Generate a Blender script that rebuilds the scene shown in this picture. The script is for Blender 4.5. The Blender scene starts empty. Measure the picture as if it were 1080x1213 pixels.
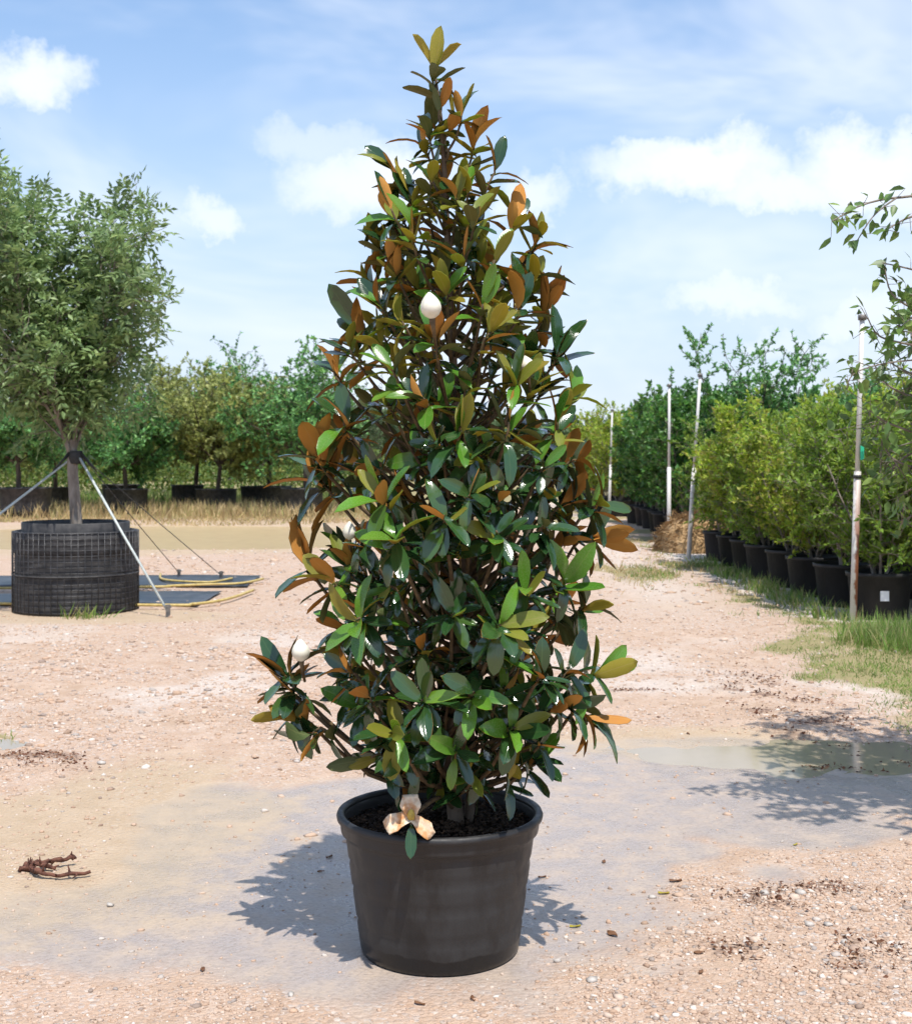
import bpy, math
import numpy as np
from mathutils import Matrix, Vector

S = bpy.context.scene
COL = S.collection
PI = math.pi

# ---------------------------------------------------------------- camera
CAM_H, FPX, CX, HY = 1.6, 1540.0, 540.0, 545.0      # eye height, focal length in photo pixels, axis, horizon row
cd = bpy.data.cameras.new('camera'); cam = bpy.data.objects.new('camera', cd); COL.objects.link(cam)
cam.location = (0, 0, CAM_H); cam.rotation_euler = (PI/2, 0, 0)
cd.sensor_fit = 'HORIZONTAL'; cd.sensor_width = 36; cd.lens = 36*FPX/1080
cd.shift_y = -(606.5-HY)/1080; cd.clip_start = 0.05; cd.clip_end = 3000
cd.dof.use_dof = True; cd.dof.focus_distance = 4.2; cd.dof.aperture_fstop = 9.0
S.camera = cam
cy = S.cycles
cy.max_bounces = 5; cy.diffuse_bounces = 3; cy.glossy_bounces = 2; cy.transmission_bounces = 2; cy.transparent_max_bounces = 4
cy.use_adaptive_sampling = True; cy.adaptive_threshold = 0.025; cy.use_denoising = True; cy.caustics_reflective = False; cy.caustics_refractive = False
S.render.resolution_x = 911; S.render.resolution_y = 1024

# ---------------------------------------------------------------- sky, sun, exposure
SUN = Vector((0.16, -0.50, 1.15)).normalized()        # from the ground towards the sun
elev = math.asin(SUN.z); azim = math.atan2(SUN.x, SUN.y)
W = bpy.data.worlds.new('World'); S.world = W; W.use_nodes = True
nt = W.node_tree; nt.nodes.clear()
def N(t, typ, **kw):
    n = t.nodes.new(typ)
    for k, v in kw.items():
        if k.startswith('i_'):
            key = k[2:]
            n.inputs[int(key) if key.isdigit() else key.replace('_', ' ')].default_value = v
        else: setattr(n, k, v)
    return n
def math_n(t, op, a, b=None, c=None, clamp=False):
    n = t.nodes.new('ShaderNodeMath'); n.operation = op; n.use_clamp = clamp
    for i, v in enumerate((a, b, c)):
        if v is None: continue
        if isinstance(v, (int, float)): n.inputs[i].default_value = v
        else: t.links.new(v, n.inputs[i])
    return n.outputs[0]
def vmath(t, op, a, b=None):
    n = t.nodes.new('ShaderNodeVectorMath'); n.operation = op
    for i, v in enumerate((a, b)):
        if v is None: continue
        if isinstance(v, (tuple, list)): n.inputs[i].default_value = v
        else: t.links.new(v, n.inputs[i])
    return n.outputs[1] if op in ('LENGTH', 'DOT_PRODUCT') else n.outputs[0]
def mixc(t, fac, a, b, mode='MIX'):
    n = t.nodes.new('ShaderNodeMix'); n.data_type = 'RGBA'; n.blend_type = mode
    for idx, v in ((0, fac), (6, a), (7, b)):
        if isinstance(v, (int, float)): n.inputs[idx].default_value = v
        elif isinstance(v, (tuple, list)): n.inputs[idx].default_value = tuple(v)+((1,) if len(v) == 3 else ())
        else: t.links.new(v, n.inputs[idx])
    return n.outputs[2]
def maprange(t, v, a, b, c=0.0, d=1.0, smooth=True):
    n = t.nodes.new('ShaderNodeMapRange'); n.interpolation_type = 'SMOOTHSTEP' if smooth else 'LINEAR'
    t.links.new(v, n.inputs[0])
    for i, x in enumerate((a, b, c, d)): n.inputs[i+1].default_value = x
    return n.outputs[0]
def noise(t, vec, scale, detail=4, rough=0.55, dist=0.0):
    n = t.nodes.new('ShaderNodeTexNoise'); n.inputs['Scale'].default_value = scale
    n.inputs['Detail'].default_value = detail; n.inputs['Roughness'].default_value = rough
    n.inputs['Distortion'].default_value = dist
    if vec is not None: t.links.new(vec, n.inputs['Vector'])
    return n

sky = N(nt, 'ShaderNodeTexSky', sky_type='NISHITA', sun_disc=False)
sky.sun_elevation = elev; sky.sun_rotation = azim
sky.altitude = 0; sky.air_density = 1.0; sky.dust_density = 0.6; sky.ozone_density = 1.6
tc = N(nt, 'ShaderNodeTexCoord'); D = tc.outputs['Generated']
dirn = vmath(nt, 'NORMALIZE', D)
wn = noise(nt, dirn, 9, 3, 0.6)
wn2 = noise(nt, dirn, 40, 4, 0.65)
warp = vmath(nt, 'SCALE', vmath(nt, 'SUBTRACT', wn.outputs['Color'], (0.5, 0.5, 0.5)))
warp.node.inputs['Scale'].default_value = 0.062
warp2 = vmath(nt, 'SCALE', vmath(nt, 'SUBTRACT', wn2.outputs['Color'], (0.5, 0.5, 0.5)))
warp2.node.inputs['Scale'].default_value = 0.045
wdir = vmath(nt, 'ADD', vmath(nt, 'ADD', dirn, warp), warp2)
def cdir(px, py):
    return Vector(((px-CX)/FPX, 1.0, (HY-py)/FPX)).normalized()
# cumulus puffs: direction, half width, half height (radians-ish), weight
clouds = []
for px, py, w, h, k in [(40, 92, 46, 32, 0.95), (450, 212, 85, 46, 0.9), (380, 158, 60, 24, 0.5), (640, 238, 40, 26, .75),
                        (820, 195, 100, 34, 1.0), (920, 222, 75, 26, .9), (1030, 195, 80, 42, 1.0), (760, 180, 38, 22, .85),
                        (868, 358, 60, 22, .7), (262, 260, 38, 22, .75), (1015, 370, 55, 26, .65), (940, 412, 40, 16, .4),
                        (1120, 210, 90, 40, .8), (1075, 70, 45, 22, .45)]:
    clouds.append((cdir(px, py), w/FPX, h/FPX, k))
crs = np.random.default_rng(5)
for i in range(8):                                     # the same kind of cumulus all round the horizon
    a = 0.5 + (2*PI-1.0)*(i+0.5)/8 + crs.uniform(-.12, .12); e = crs.uniform(.06, .3)
    clouds.append((Vector((math.sin(a)*math.cos(e), math.cos(a)*math.cos(e), math.sin(e))), crs.uniform(.04, .09), crs.uniform(.018, .04), crs.uniform(.5, 1)))
acc = None
for c, w, h, k in clouds:
    hw = math.sqrt(max(1e-6, c.x*c.x+c.y*c.y)); tx = (c.y/hw, -c.x/hw, 0)
    dv = vmath(nt, 'SUBTRACT', wdir, tuple(c))
    u = math_n(nt, 'DIVIDE', vmath(nt, 'DOT_PRODUCT', dv, tx), w)
    upv = (-c.x*c.z/hw, -c.y*c.z/hw, hw)
    v = math_n(nt, 'DIVIDE', vmath(nt, 'DOT_PRODUCT', dv, upv), h)
    d2 = math_n(nt, 'ADD', math_n(nt, 'MULTIPLY', u, u), math_n(nt, 'MULTIPLY', v, v))
    front = math_n(nt, 'GREATER_THAN', vmath(nt, 'DOT_PRODUCT', dirn, tuple(c)), 0.0)
    m = math_n(nt, 'MULTIPLY', maprange(nt, d2, 2.3, 0.0, 0.0, k*.92), front)
    acc = m if acc is None else math_n(nt, 'MAXIMUM', acc, m)
# thin high wisps over the whole dome
stretch = N(nt, 'ShaderNodeMapping'); stretch.inputs['Scale'].default_value = (1.6, 1.6, 4.2); stretch.inputs['Rotation'].default_value = (0.25, 0.2, 0)
nt.links.new(dirn, stretch.inputs['Vector'])
wisp = maprange(nt, noise(nt, stretch.outputs[0], 2.3, 4, 0.62, 0.4).outputs['Fac'], 0.36, 0.80, 0.0, 0.60)
sepd = N(nt, 'ShaderNodeSeparateXYZ'); nt.links.new(dirn, sepd.inputs[0])
low = maprange(nt, sepd.outputs['Z'], 0.36, 0.03, 0.26, 0.88)   # milky air near the horizon, all round
cl = math_n(nt, 'MAXIMUM', acc, wisp)
deep = N(nt, 'ShaderNodeHueSaturation'); deep.inputs['Saturation'].default_value = 1.22; deep.inputs['Value'].default_value = 1.12; nt.links.new(sky.outputs[0], deep.inputs['Color'])
veil = mixc(nt, low, deep.outputs[0], (3.75, 4.40, 5.45))
skyc = mixc(nt, cl, veil, (5.8, 6.1, 6.6))
bg = N(nt, 'ShaderNodeBackground'); bg.inputs['Strength'].default_value = 0.15
nt.links.new(skyc, bg.inputs['Color'])
wo = N(nt, 'ShaderNodeOutputWorld'); nt.links.new(bg.outputs[0], wo.inputs['Surface'])

sl = bpy.data.lights.new('sun', 'SUN'); sl.energy = 4.5; sl.angle = math.radians(0.55); sl.color = (1.0, 0.955, 0.88)
so = bpy.data.objects.new('sun', sl); COL.objects.link(so); so.location = (3, -10, 22)
so.rotation_euler = (-SUN).to_track_quat('-Z', 'Y').to_euler()
S.view_settings.view_transform = 'Standard'; S.view_settings.look = 'None'
S.view_settings.gamma = 1; S.view_settings.use_curve_mapping = False
S.view_settings.exposure = 0.30

# ---------------------------------------------------------------- helpers
def at(px, py, d):
    "a point the photograph shows at pixel px, py, standing d metres away"
    return np.array([(px-CX)*d/FPX, d, CAM_H+(HY-py)*d/FPX])
def gp(px, py):
    "a point of the flat ground seen at px, py"
    d = CAM_H*FPX/(py-HY)
    return np.array([(px-CX)*d/FPX, d])
def nrm(v):
    v = np.asarray(v, float)
    return v/np.maximum(np.linalg.norm(v, axis=-1, keepdims=True), 1e-9)
def make_mesh(name, verts, faces, mats=(), midx=None, smooth=False):
    me = bpy.data.meshes.new(name)
    verts = np.asarray(verts, np.float32)
    if isinstance(faces, np.ndarray) and faces.ndim == 2:
        m, k = faces.shape
        me.vertices.add(len(verts)); me.vertices.foreach_set('co', verts.ravel())
        me.loops.add(m*k); me.loops.foreach_set('vertex_index', faces.astype(np.int32).ravel())
        me.polygons.add(m); me.polygons.foreach_set('loop_start', np.arange(0, m*k, k, dtype=np.int32))
        try: me.polygons.foreach_set('loop_total', np.full(m, k, np.int32))
        except Exception: pass
        me.update(calc_edges=True)
    else:
        me.from_pydata([tuple(v) for v in verts.tolist()], [], [list(map(int, f)) for f in faces]); me.update()
    for m_ in mats: me.materials.append(m_)
    if midx is not None: me.polygons.foreach_set('material_index', np.asarray(midx, np.int32))
    if smooth: me.polygons.foreach_set('use_smooth', np.ones(len(me.polygons), bool))
    me.validate()
    return me
def obj(name, me, parent=None, loc=None):
    o = bpy.data.objects.new(name, me); COL.objects.link(o)
    if parent: o.parent = parent
    if loc is not None: o.location = loc
    return o
def tag(o, label=None, cat=None, group=None, kind=None):
    for k, v in (('label', label), ('category', cat), ('group', group), ('kind', kind)):
        if v: o[k] = v
    return o
def thing(name, label, cat, loc=(0, 0, 0), rz=0, group=None):
    o = bpy.data.objects.new(name, None); COL.objects.link(o); o.location = loc; o.rotation_euler = (0, 0, rz)
    o.empty_display_size = 0.1
    return tag(o, label, cat, group)
def dup(root, loc, rz=0, scale=1.0, label=None, group=None):
    r = root.copy(); COL.objects.link(r); r.location = loc; r.rotation_euler = (0, 0, rz); r.scale = (scale,)*3 if np.isscalar(scale) else scale
    if label: r['label'] = label
    if group: r['group'] = group
    for ch in list(root.children):
        c = ch.copy(); COL.objects.link(c); c.parent = r
        for g in list(ch.children):
            d = g.copy(); COL.objects.link(d); d.parent = c
    return r
class MB:
    def __init__(s): s.v = []; s.f = []
    def add(s, v, f):
        n = len(s.v); s.v += [tuple(x) for x in np.asarray(v).tolist()]; s.f += [[i+n for i in q] for q in f]
    def tube(s, pts, rad, sides=6, cap=True):
        pts = np.asarray(pts, float); n = len(pts)
        rad = np.full(n, rad) if np.isscalar(rad) else np.asarray(rad, float)
        tan = nrm(np.gradient(pts, axis=0)); ref = np.array([0, 0, 1.0]) if abs(tan[0][2]) < 0.9 else np.array([1.0, 0, 0])
        V = []
        for i in range(n):
            a = nrm(np.cross(tan[i], ref)); b = np.cross(tan[i], a); ref = np.cross(a, tan[i])
            for k in range(sides):
                t = 2*PI*k/sides; V.append(pts[i]+rad[i]*(math.cos(t)*a+math.sin(t)*b))
        F = [[i*sides+k, i*sides+(k+1) % sides, (i+1)*sides+(k+1) % sides, (i+1)*sides+k] for i in range(n-1) for k in range(sides)]
        if cap: F += [list(range(sides))[::-1], [(n-1)*sides+k for k in range(sides)]]
        s.add(V, F)
    def lathe(s, prof, seg=40, center=(0, 0), ell=None):
        V = []; n = len(prof)
        for r, z in prof:
            for k in range(seg):
                t = 2*PI*k/seg; V.append((center[0]+r*math.cos(t), center[1]+r*math.sin(t), z))
        F = [[i*seg+k, i*seg+(k+1) % seg, (i+1)*seg+(k+1) % seg, (i+1)*seg+k] for i in range(n-1) for k in range(seg)]
        s.add(V, F); return len(s.v)-n*seg
    def box(s, a, b):
        x0, y0, z0 = a; x1, y1, z1 = b
        s.add([(x0, y0, z0), (x1, y0, z0), (x1, y1, z0), (x0, y1, z0), (x0, y0, z1), (x1, y0, z1), (x1, y1, z1), (x0, y1, z1)],
              [[0, 3, 2, 1], [4, 5, 6, 7], [0, 1, 5, 4], [1, 2, 6, 5], [2, 3, 7, 6], [3, 0, 4, 7]])
    def build(s, name, mat, parent=None, smooth=True, loc=None):
        return obj(name, make_mesh(name, s.v, s.f, [mat], smooth=smooth), parent, loc)

# lattice value noise for the lie of the land
_lat = np.random.default_rng(11).random((256, 256))
def vnoise(x, y, sc):
    x = np.asarray(x, float)*sc+1000.5; y = np.asarray(y, float)*sc+1000.5
    xi = np.floor(x).astype(int); yi = np.floor(y).astype(int); fx = x-xi; fy = y-yi
    fx = fx*fx*(3-2*fx); fy = fy*fy*(3-2*fy)
    g = lambda i, j: _lat[i % 256, j % 256]
    return (g(xi, yi)*(1-fx)+g(xi+1, yi)*fx)*(1-fy)+(g(xi, yi+1)*(1-fx)+g(xi+1, yi+1)*fx)*fy
def fbm(x, y, sc, o=4):
    return sum(vnoise(x+7.3*i, y-3.1*i, sc*2**i)*0.5**(i+1) for i in range(o))/(1-0.5**o)
def blob(x, y, cx, cy, rx, ry, edge=0.35, wob=0.25, sc=2.0):
    d = np.sqrt(((x-cx)/rx)**2+((y-cy)/ry)**2)+wob*(fbm(x, y, sc)-0.5)*2
    return np.clip((1-d)/edge+0.5, 0, 1)
POT = np.array([-0.053, 4.27])
def ground_h(x, y):
    x = np.asarray(x, float); y = np.asarray(y, float)
    amp = np.clip(1.6-y/22, 0.25, 1)
    h = (fbm(x, y, 1.1, 3)-0.5)*0.030*amp+(fbm(x, y, 7, 2)-0.5)*0.007*amp
    wet = wetmask(x, y); h = h*(1-0.75*wet)-0.006*wet
    h -= 0.030*blob(x, y, 2.35, 7.15, 1.15, .45, .9, .55, 3.2)            # puddle by the verge
    h -= 0.020*blob(x, y, -2.75, 7.3, .40, .30, .9, .25, 2.4)
    h -= 0.18*blob(x, y, -6.3, 28.6, 6.0, 4.4, .5, .12, .3)                # ditch pond
    h += 0.05*blob(x, y, 3.55, 11.2, .7, 1.6, .9, .2, 1.0)               # tufty verge
    for (cx, cy, r) in flats:
        k = np.clip((np.hypot(x-cx, y-cy)-r)/0.25, 0, 1); h = h*k
    far = np.clip((y-45)/40, 0, 1); h = h*(1-far)+0.0*far
    return h
def wetmask(x, y):
    a = blob(x, y, -0.15, 5.4, 1.15, 1.45, .45, .45, 1.9)
    b = blob(x, y, 1.0, 6.5, 1.5, 1.05, .45, .40, 1.7)
    c = blob(x, y, -0.9, 4.5, 1.0, .48, .6, .5, 1.9)
    return np.maximum(np.maximum(a, b), 0.8*c)
flats = [(POT[0], POT[1], .33), (-4.06, 13.9, .75)]
def gz(x, y): return float(ground_h(np.array([x]), np.array([y]))[0])

# ---------------------------------------------------------------- materials
def newmat(name):
    m = bpy.data.materials.new(name); m.use_nodes = True; t = m.node_tree; t.nodes.clear()
    p = t.nodes.new('ShaderNodeBsdfPrincipled'); o = t.nodes.new('ShaderNodeOutputMaterial')
    t.links.new(p.outputs[0], o.inputs[0]); return m, t, p, o
def setin(t, p, key, v):
    if isinstance(v, (int, float)): p.inputs[key].default_value = v
    elif isinstance(v, (tuple, list)): p.inputs[key].default_value = tuple(v)+((1,) if len(v) == 3 else ())
    else: t.links.new(v, p.inputs[key])
def objco(t): return t.nodes.new('ShaderNodeTexCoord').outputs['Object']
def bump(t, p, h, strength=0.5, dist=0.01):
    b = t.nodes.new('ShaderNodeBump'); b.inputs['Strength'].default_value = strength; b.inputs['Distance'].default_value = dist
    t.links.new(h, b.inputs['Height']); t.links.new(b.outputs[0], p.inputs['Normal'])
def simple(name, c1, c2, scale=8, rough=0.7, bstr=0.3, bdist=0.005, spec=0.4, metal=0.0, stretch_=None):
    m, t, p, o = newmat(name); v = objco(t)
    if stretch_:
        mp = t.nodes.new('ShaderNodeMapping'); mp.inputs['Scale'].default_value = stretch_; t.links.new(v, mp.inputs['Vector']); v = mp.outputs[0]
    n = noise(t, v, scale, 6, 0.6)
    f = maprange(t, n.outputs['Fac'], 0.35, 0.65)
    setin(t, p, 'Base Color', mixc(t, f, c1, c2)); p.inputs['Roughness'].default_value = rough
    p.inputs['Specular IOR Level'].default_value = spec; p.inputs['Metallic'].default_value = metal
    if bstr: bump(t, p, n.outputs['Fac'], bstr, bdist)
    return m
def rnd(t):
    g = t.nodes.new('ShaderNodeNewGeometry'); oi = t.nodes.new('ShaderNodeObjectInfo')
    return math_n(t, 'FRACT', math_n(t, 'ADD', g.outputs['Random Per Island'], oi.outputs['Random']))
def ramp(t, fac, stops):
    r = t.nodes.new('ShaderNodeValToRGB'); e = r.color_ramp.elements
    while len(e) < len(stops): e.new(0.5)
    for el, (pos, c) in zip(e, stops): el.position = pos; el.color = tuple(c)+(1,)
    t.links.new(fac, r.inputs[0]); return r.outputs[0]
def foliage(name, cols, rough=0.5, trans=0.35, spec=0.35):
    "thin leaves: per-leaf colour, part of the light shines through"
    m, t, p, o = newmat(name); r = rnd(t)
    c = ramp(t, r, [(i/(len(cols)-1), k) for i, k in enumerate(cols)])
    n = noise(t, objco(t), 1.6, 2); f = maprange(t, n.outputs['Fac'], .3, .7, .75, 1.25)
    hs = t.nodes.new('ShaderNodeHueSaturation'); t.links.new(c, hs.inputs['Color']); t.links.new(f, hs.inputs['Value'])
    setin(t, p, 'Base Color', hs.outputs[0]); p.inputs['Roughness'].default_value = rough; p.inputs['Specular IOR Level'].default_value = spec
    tr = t.nodes.new('ShaderNodeBsdfTranslucent')
    hs2 = t.nodes.new('ShaderNodeHueSaturation'); hs2.inputs['Hue'].default_value = 0.485; hs2.inputs['Value'].default_value = 1.5
    t.links.new(hs.outputs[0], hs2.inputs['Color']); t.links.new(hs2.outputs[0], tr.inputs['Color'])
    mx = t.nodes.new('ShaderNodeMixShader'); mx.inputs[0].default_value = trans
    t.links.new(p.outputs[0], mx.inputs[1]); t.links.new(tr.outputs[0], mx.inputs[2]); t.links.new(mx.outputs[0], o.inputs[0])
    return m
def bigleaf(name, cols, rough, veins, spec=0.5, coat=0.0, mott=0.25, trans=0.0):
    "one face of a broad evergreen leaf"
    m, t, p, o = newmat(name); r = rnd(t)
    c = ramp(t, r, [(i/(len(cols)-1), k) for i, k in enumerate(cols)])
    uv = t.nodes.new('ShaderNodeUVMap'); sp = t.nodes.new('ShaderNodeSeparateXYZ'); t.links.new(uv.outputs[0], sp.inputs[0])
    v = math_n(t, 'ABSOLUTE', math_n(t, 'SUBTRACT', sp.outputs['Y'], 0.5))
    rib = maprange(t, v, 0.036, 0.012)
    w = math_n(t, 'SINE', math_n(t, 'MULTIPLY', math_n(t, 'SUBTRACT', sp.outputs['X'], math_n(t, 'MULTIPLY', v, 0.55)), 62.0))
    n = noise(t, objco(t), 28, 4)
    c = mixc(t, math_n(t, 'MULTIPLY', maprange(t, n.outputs['Fac'], .35, .7), mott), c, veins)
    c = mixc(t, math_n(t, 'MULTIPLY', rib, 0.5), c, veins)
    setin(t, p, 'Base Color', c); p.inputs['Specular IOR Level'].default_value = spec
    setin(t, p, 'Roughness', maprange(t, n.outputs['Fac'], .3, .7, rough*0.8, rough*1.25))
    p.inputs['Coat Weight'].default_value = coat; p.inputs['Coat Roughness'].default_value = 0.16
    bump(t, p, math_n(t, 'ADD', math_n(t, 'MULTIPLY', w, 0.10), math_n(t, 'MULTIPLY', rib, -0.6)), 0.25, 0.0015)
    if trans:
        tr = t.nodes.new('ShaderNodeBsdfTranslucent'); hs = t.nodes.new('ShaderNodeHueSaturation'); hs.inputs['Value'].default_value = 1.6
        t.links.new(c, hs.inputs['Color']); t.links.new(hs.outputs[0], tr.inputs['Color']); mx = t.nodes.new('ShaderNodeMixShader'); mx.inputs[0].default_value = trans
        t.links.new(p.outputs[0], mx.inputs[1]); t.links.new(tr.outputs[0], mx.inputs[2]); t.links.new(mx.outputs[0], o.inputs[0])
    return m
M = {}
M['top_dark'] = bigleaf('leaf_top_dark', [(.012, .038, .011), (.024, .068, .018), (.016, .050, .014), (.045, .095, .020)], .13, (.05, .10, .03), .6, .3, .08)
M['top_bright'] = bigleaf('leaf_top_fresh', [(.09, .25, .024), (.14, .33, .032), (.065, .20, .022), (.18, .34, .04)], .26, (.20, .30, .07), .5, .35, .12, .35)
M['top_olive'] = bigleaf('leaf_top_olive', [(.22, .25, .03), (.28, .28, .035), (.17, .24, .03), (.32, .26, .035)], .38, (.32, .28, .09), .45, .1, .25, .4)
M['under_rust'] = bigleaf('leaf_under_rust', [(.46, .20, .035), (.34, .130, .022), (.52, .26, .055), (.40, .17, .035)], .75, (.46, .26, .08), .25, 0, .25)
M['under_olive'] = bigleaf('leaf_under_olive', [(.38, .31, .04), (.45, .36, .06), (.32, .30, .05), (.44, .28, .05)], .7, (.45, .36, .12), .25, 0, .25, .4)
M['under_pale'] = bigleaf('leaf_under_pale', [(.085, .12, .04), (.11, .12, .04), (.07, .11, .04), (.16, .12, .035)], .6, (.20, .20, .08), .3, 0, .25)
M['bark'] = simple('magnolia_bark', (.10, .07, .05), (.19, .14, .10), 30, .85, .5, .004, .2, stretch_=(1, 1, .35))
M['twig'] = simple('magnolia_twig', (.09, .065, .04), (.17, .12, .065), 40, .8, .3, .002, .2)
M['petal_white'] = simple('petal_white', (.66, .64, .52), (.76, .74, .64), 25, .5, .15, .002, .3)
M['petal_old'] = simple('petal_spent', (.74, .62, .46), (.50, .23, .08), 24, .55, .4, .004, .35)
M['stamen'] = simple('stamen', (.55, .40, .08), (.35, .25, .05), 60, .7, .5, .004)
M['soil'] = simple('potting_soil', (.018, .012, .008), (.055, .035, .022), 60, .95, 1.0, .012, .2)
M['bark_chip'] = simple('bark_chip', (.022, .014, .010), (.085, .052, .03), 12, .9, .4, .004, .2)
M['trunk_grey'] = simple('trunk_grey', (.17, .14, .115), (.29, .255, .22), 14, .9, .6, .01, .2, stretch_=(1, 1, .3))
M['trunk_dark'] = simple('trunk_dark', (.06, .045, .035), (.12, .095, .075), 14, .9, .5, .01, .2, stretch_=(1, 1, .3))
M['ash'] = foliage('ash_leaves', [(.135, .220, .075), (.21, .31, .115), (.10, .17, .06), (.29, .39, .16)], .42, .33, .5)
M['oak'] = foliage('oak_leaves', [(.26, .31, .09), (.34, .38, .12), (.18, .23, .07), (.38, .40, .15)], .5, .38)
M['green_tree'] = foliage('green_tree_leaves', [(.090, .238, .077), (.146, .337, .102), (.067, .180, .067), (.226, .427, .113)], .5, .3)
M['blue_tree'] = foliage('blue_tree_leaves', [(.108, .162, .120), (.144, .198, .150), (.090, .138, .102)], .6, .25)
M['lime'] = foliage('lime_shrub_leaves', [(.21, .34, .03), (.31, .42, .05), (.13, .24, .022), (.38, .45, .07), (.32, .28, .08)], .5, .40)
M['mid_shrub'] = foliage('mid_shrub_leaves', [(.144, .259, .036), (.201, .316, .043), (.101, .187, .031), (.259, .359, .057)], .5, .35)
M['dark_shrub'] = foliage('dark_shrub_leaves', [(.050, .154, .032), (.086, .226, .040), (.036, .108, .029), (.154, .314, .054)], .4, .28, .5)
M['overhang'] = foliage('overhang_leaves', [(.095, .179, .046), (.147, .252, .063), (.063, .126, .042), (.252, .357, .084)], .42, .35, .4)
M['hedge'] = foliage('hedge_leaves', [(.09, .15, .03), (.15, .21, .04), (.06, .11, .025), (.20, .24, .05)], .55, .35)
M['wood_far'] = foliage('far_wood_leaves', [(.07, .115, .05), (.10, .15, .06), (.055, .095, .045)], .6, .25)
M['grass'] = foliage('grass_blades', [(.12, .22, .04), (.19, .30, .06), (.09, .18, .035), (.27, .30, .10), (.38, .32, .17)], .55, .35)
M['dry_grass'] = foliage('dry_grass_blades', [(.42, .32, .16), (.55, .43, .24), (.34, .25, .12), (.36, .36, .14)], .7, .3, .2)
M['straw'] = foliage('straw_stems', [(.36, .24, .12), (.46, .32, .17), (.27, .17, .08)], .8, .15, .2)
M['litter'] = foliage('dead_leaf_litter', [(.13, .055, .03), (.20, .09, .05), (.09, .04, .025), (.26, .15, .08)], .8, .1, .2)
M['fallen_yellow'] = foliage('fallen_yellow', [(.45, .33, .03), (.36, .32, .04)], .55, .2)
M['fallen_brown'] = foliage('fallen_brown', [(.13, .055, .025), (.20, .10, .05)], .7, .1)
M['dead_wood'] = simple('dead_wood', (.055, .022, .016), (.17, .075, .05), 40, .8, .8, .01, .25)
M['mesh_wire'] = simple('black_wire', (.02, .02, .022), (.06, .06, .065), 12, .4, .2, .002, .5)
M['fabric'] = simple('black_fabric', (.022, .022, .024), (.058, .056, .056), 9, .62, .5, .01, .4)
M['mat'] = simple('weed_mat', (.02, .022, .028), (.05, .052, .06), 5, .35, .5, .02, .6)
M['hose'] = simple('yellow_hose', (.55, .42, .16), (.42, .31, .10), 20, .5, .2, .002)
M['strap'] = simple('guy_strap', (.42, .46, .44), (.55, .60, .58), 30, .5, .2, .002)
M['rope'] = simple('dark_rope', (.06, .055, .05), (.13, .12, .11), 30, .7, .2, .002)
M['stake'] = simple('steel_stake', (.10, .10, .10), (.22, .20, .18), 30, .5, .3, .003, .5, .4)
M['white_tag'] = simple('white_tag', (.74, .75, .78), (.80, .80, .82), 20, .45, 0)
M['green_tag'] = simple('green_tag', (.02, .40, .22), (.03, .48, .28), 20, .5, 0)
M['tie'] = simple('black_tie', (.015, .015, .015), (.03, .03, .03), 20, .6, .1)
def pole_mat(name, k):
    m, t, p, o = newmat(name); v = objco(t); s = t.nodes.new('ShaderNodeSeparateXYZ'); t.links.new(v, s.inputs[0])
    n = noise(t, v, 9, 5)
    rust = math_n(t, 'MULTIPLY', maprange(t, s.outputs['Z'], 1.9, 0.6), maprange(t, math_n(t, 'ADD', n.outputs['Fac'], math_n(t, 'MULTIPLY', s.outputs['X'], 9.0)), .52, .72))
    n2 = noise(t, v, 40, 4)
    zinc = mixc(t, n2.outputs['Fac'], (.52, .50, .47), (.70, .69, .66))
    setin(t, p, 'Base Color', mixc(t, math_n(t, 'MULTIPLY', rust, k), zinc, (.24, .085, .04)))
    p.inputs['Roughness'].default_value = .55; p.inputs['Metallic'].default_value = .1
    return m
M['pole_rust'] = pole_mat('rusty_pole', 1.0); M['pole'] = pole_mat('galvanised_pole', .15)
def pot_mat(name, dirt=True, base=(.006, .006, .007), rough=.34):
    m, t, p, o = newmat(name); v = objco(t); s = t.nodes.new('ShaderNodeSeparateXYZ'); t.links.new(v, s.inputs[0])
    mp = t.nodes.new('ShaderNodeMapping'); mp.inputs['Scale'].default_value = (1, 1, .35); t.links.new(v, mp.inputs['Vector'])
    n = noise(t, mp.outputs[0], 9, 7, .65); n2 = noise(t, v, 70, 4, .6)
    z = math_n(t, 'ADD', s.outputs['Z'], math_n(t, 'MULTIPLY', math_n(t, 'SUBTRACT', noise(t, v, 12, 4).outputs['Fac'], .5), .045))
    dust = maprange(t, n.outputs['Fac'], .34, .66, 0.1, .95)
    tide = maprange(t, z, .052, .060)                       # soaked foot, dried splash film above it
    film = math_n(t, 'MULTIPLY', math_n(t, 'ADD', math_n(t, 'MULTIPLY', dust, .55), .12), tide)
    streak = maprange(t, n2.outputs['Fac'], .62, .75, 0, .5)
    film = math_n(t, 'ADD', film, math_n(t, 'MULTIPLY', streak, math_n(t, 'MULTIPLY', tide, .35)), clamp=True)
    setin(t, p, 'Base Color', mixc(t, math_n(t, 'MULTIPLY', film, .52 if dirt else .10), base, (.085, .082, .08)))
    setin(t, p, 'Roughness', maprange(t, film, 0, 1, rough, .85)); p.inputs['Specular IOR Level'].default_value = .42
    bump(t, p, math_n(t, 'ADD', n2.outputs['Fac'], n.outputs['Fac']), .15, .003)
    return m
M['pot'] = pot_mat('black_plastic'); M['pot_row'] = pot_mat('black_plastic_row', False, (.010, .010, .011), .5)

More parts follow.
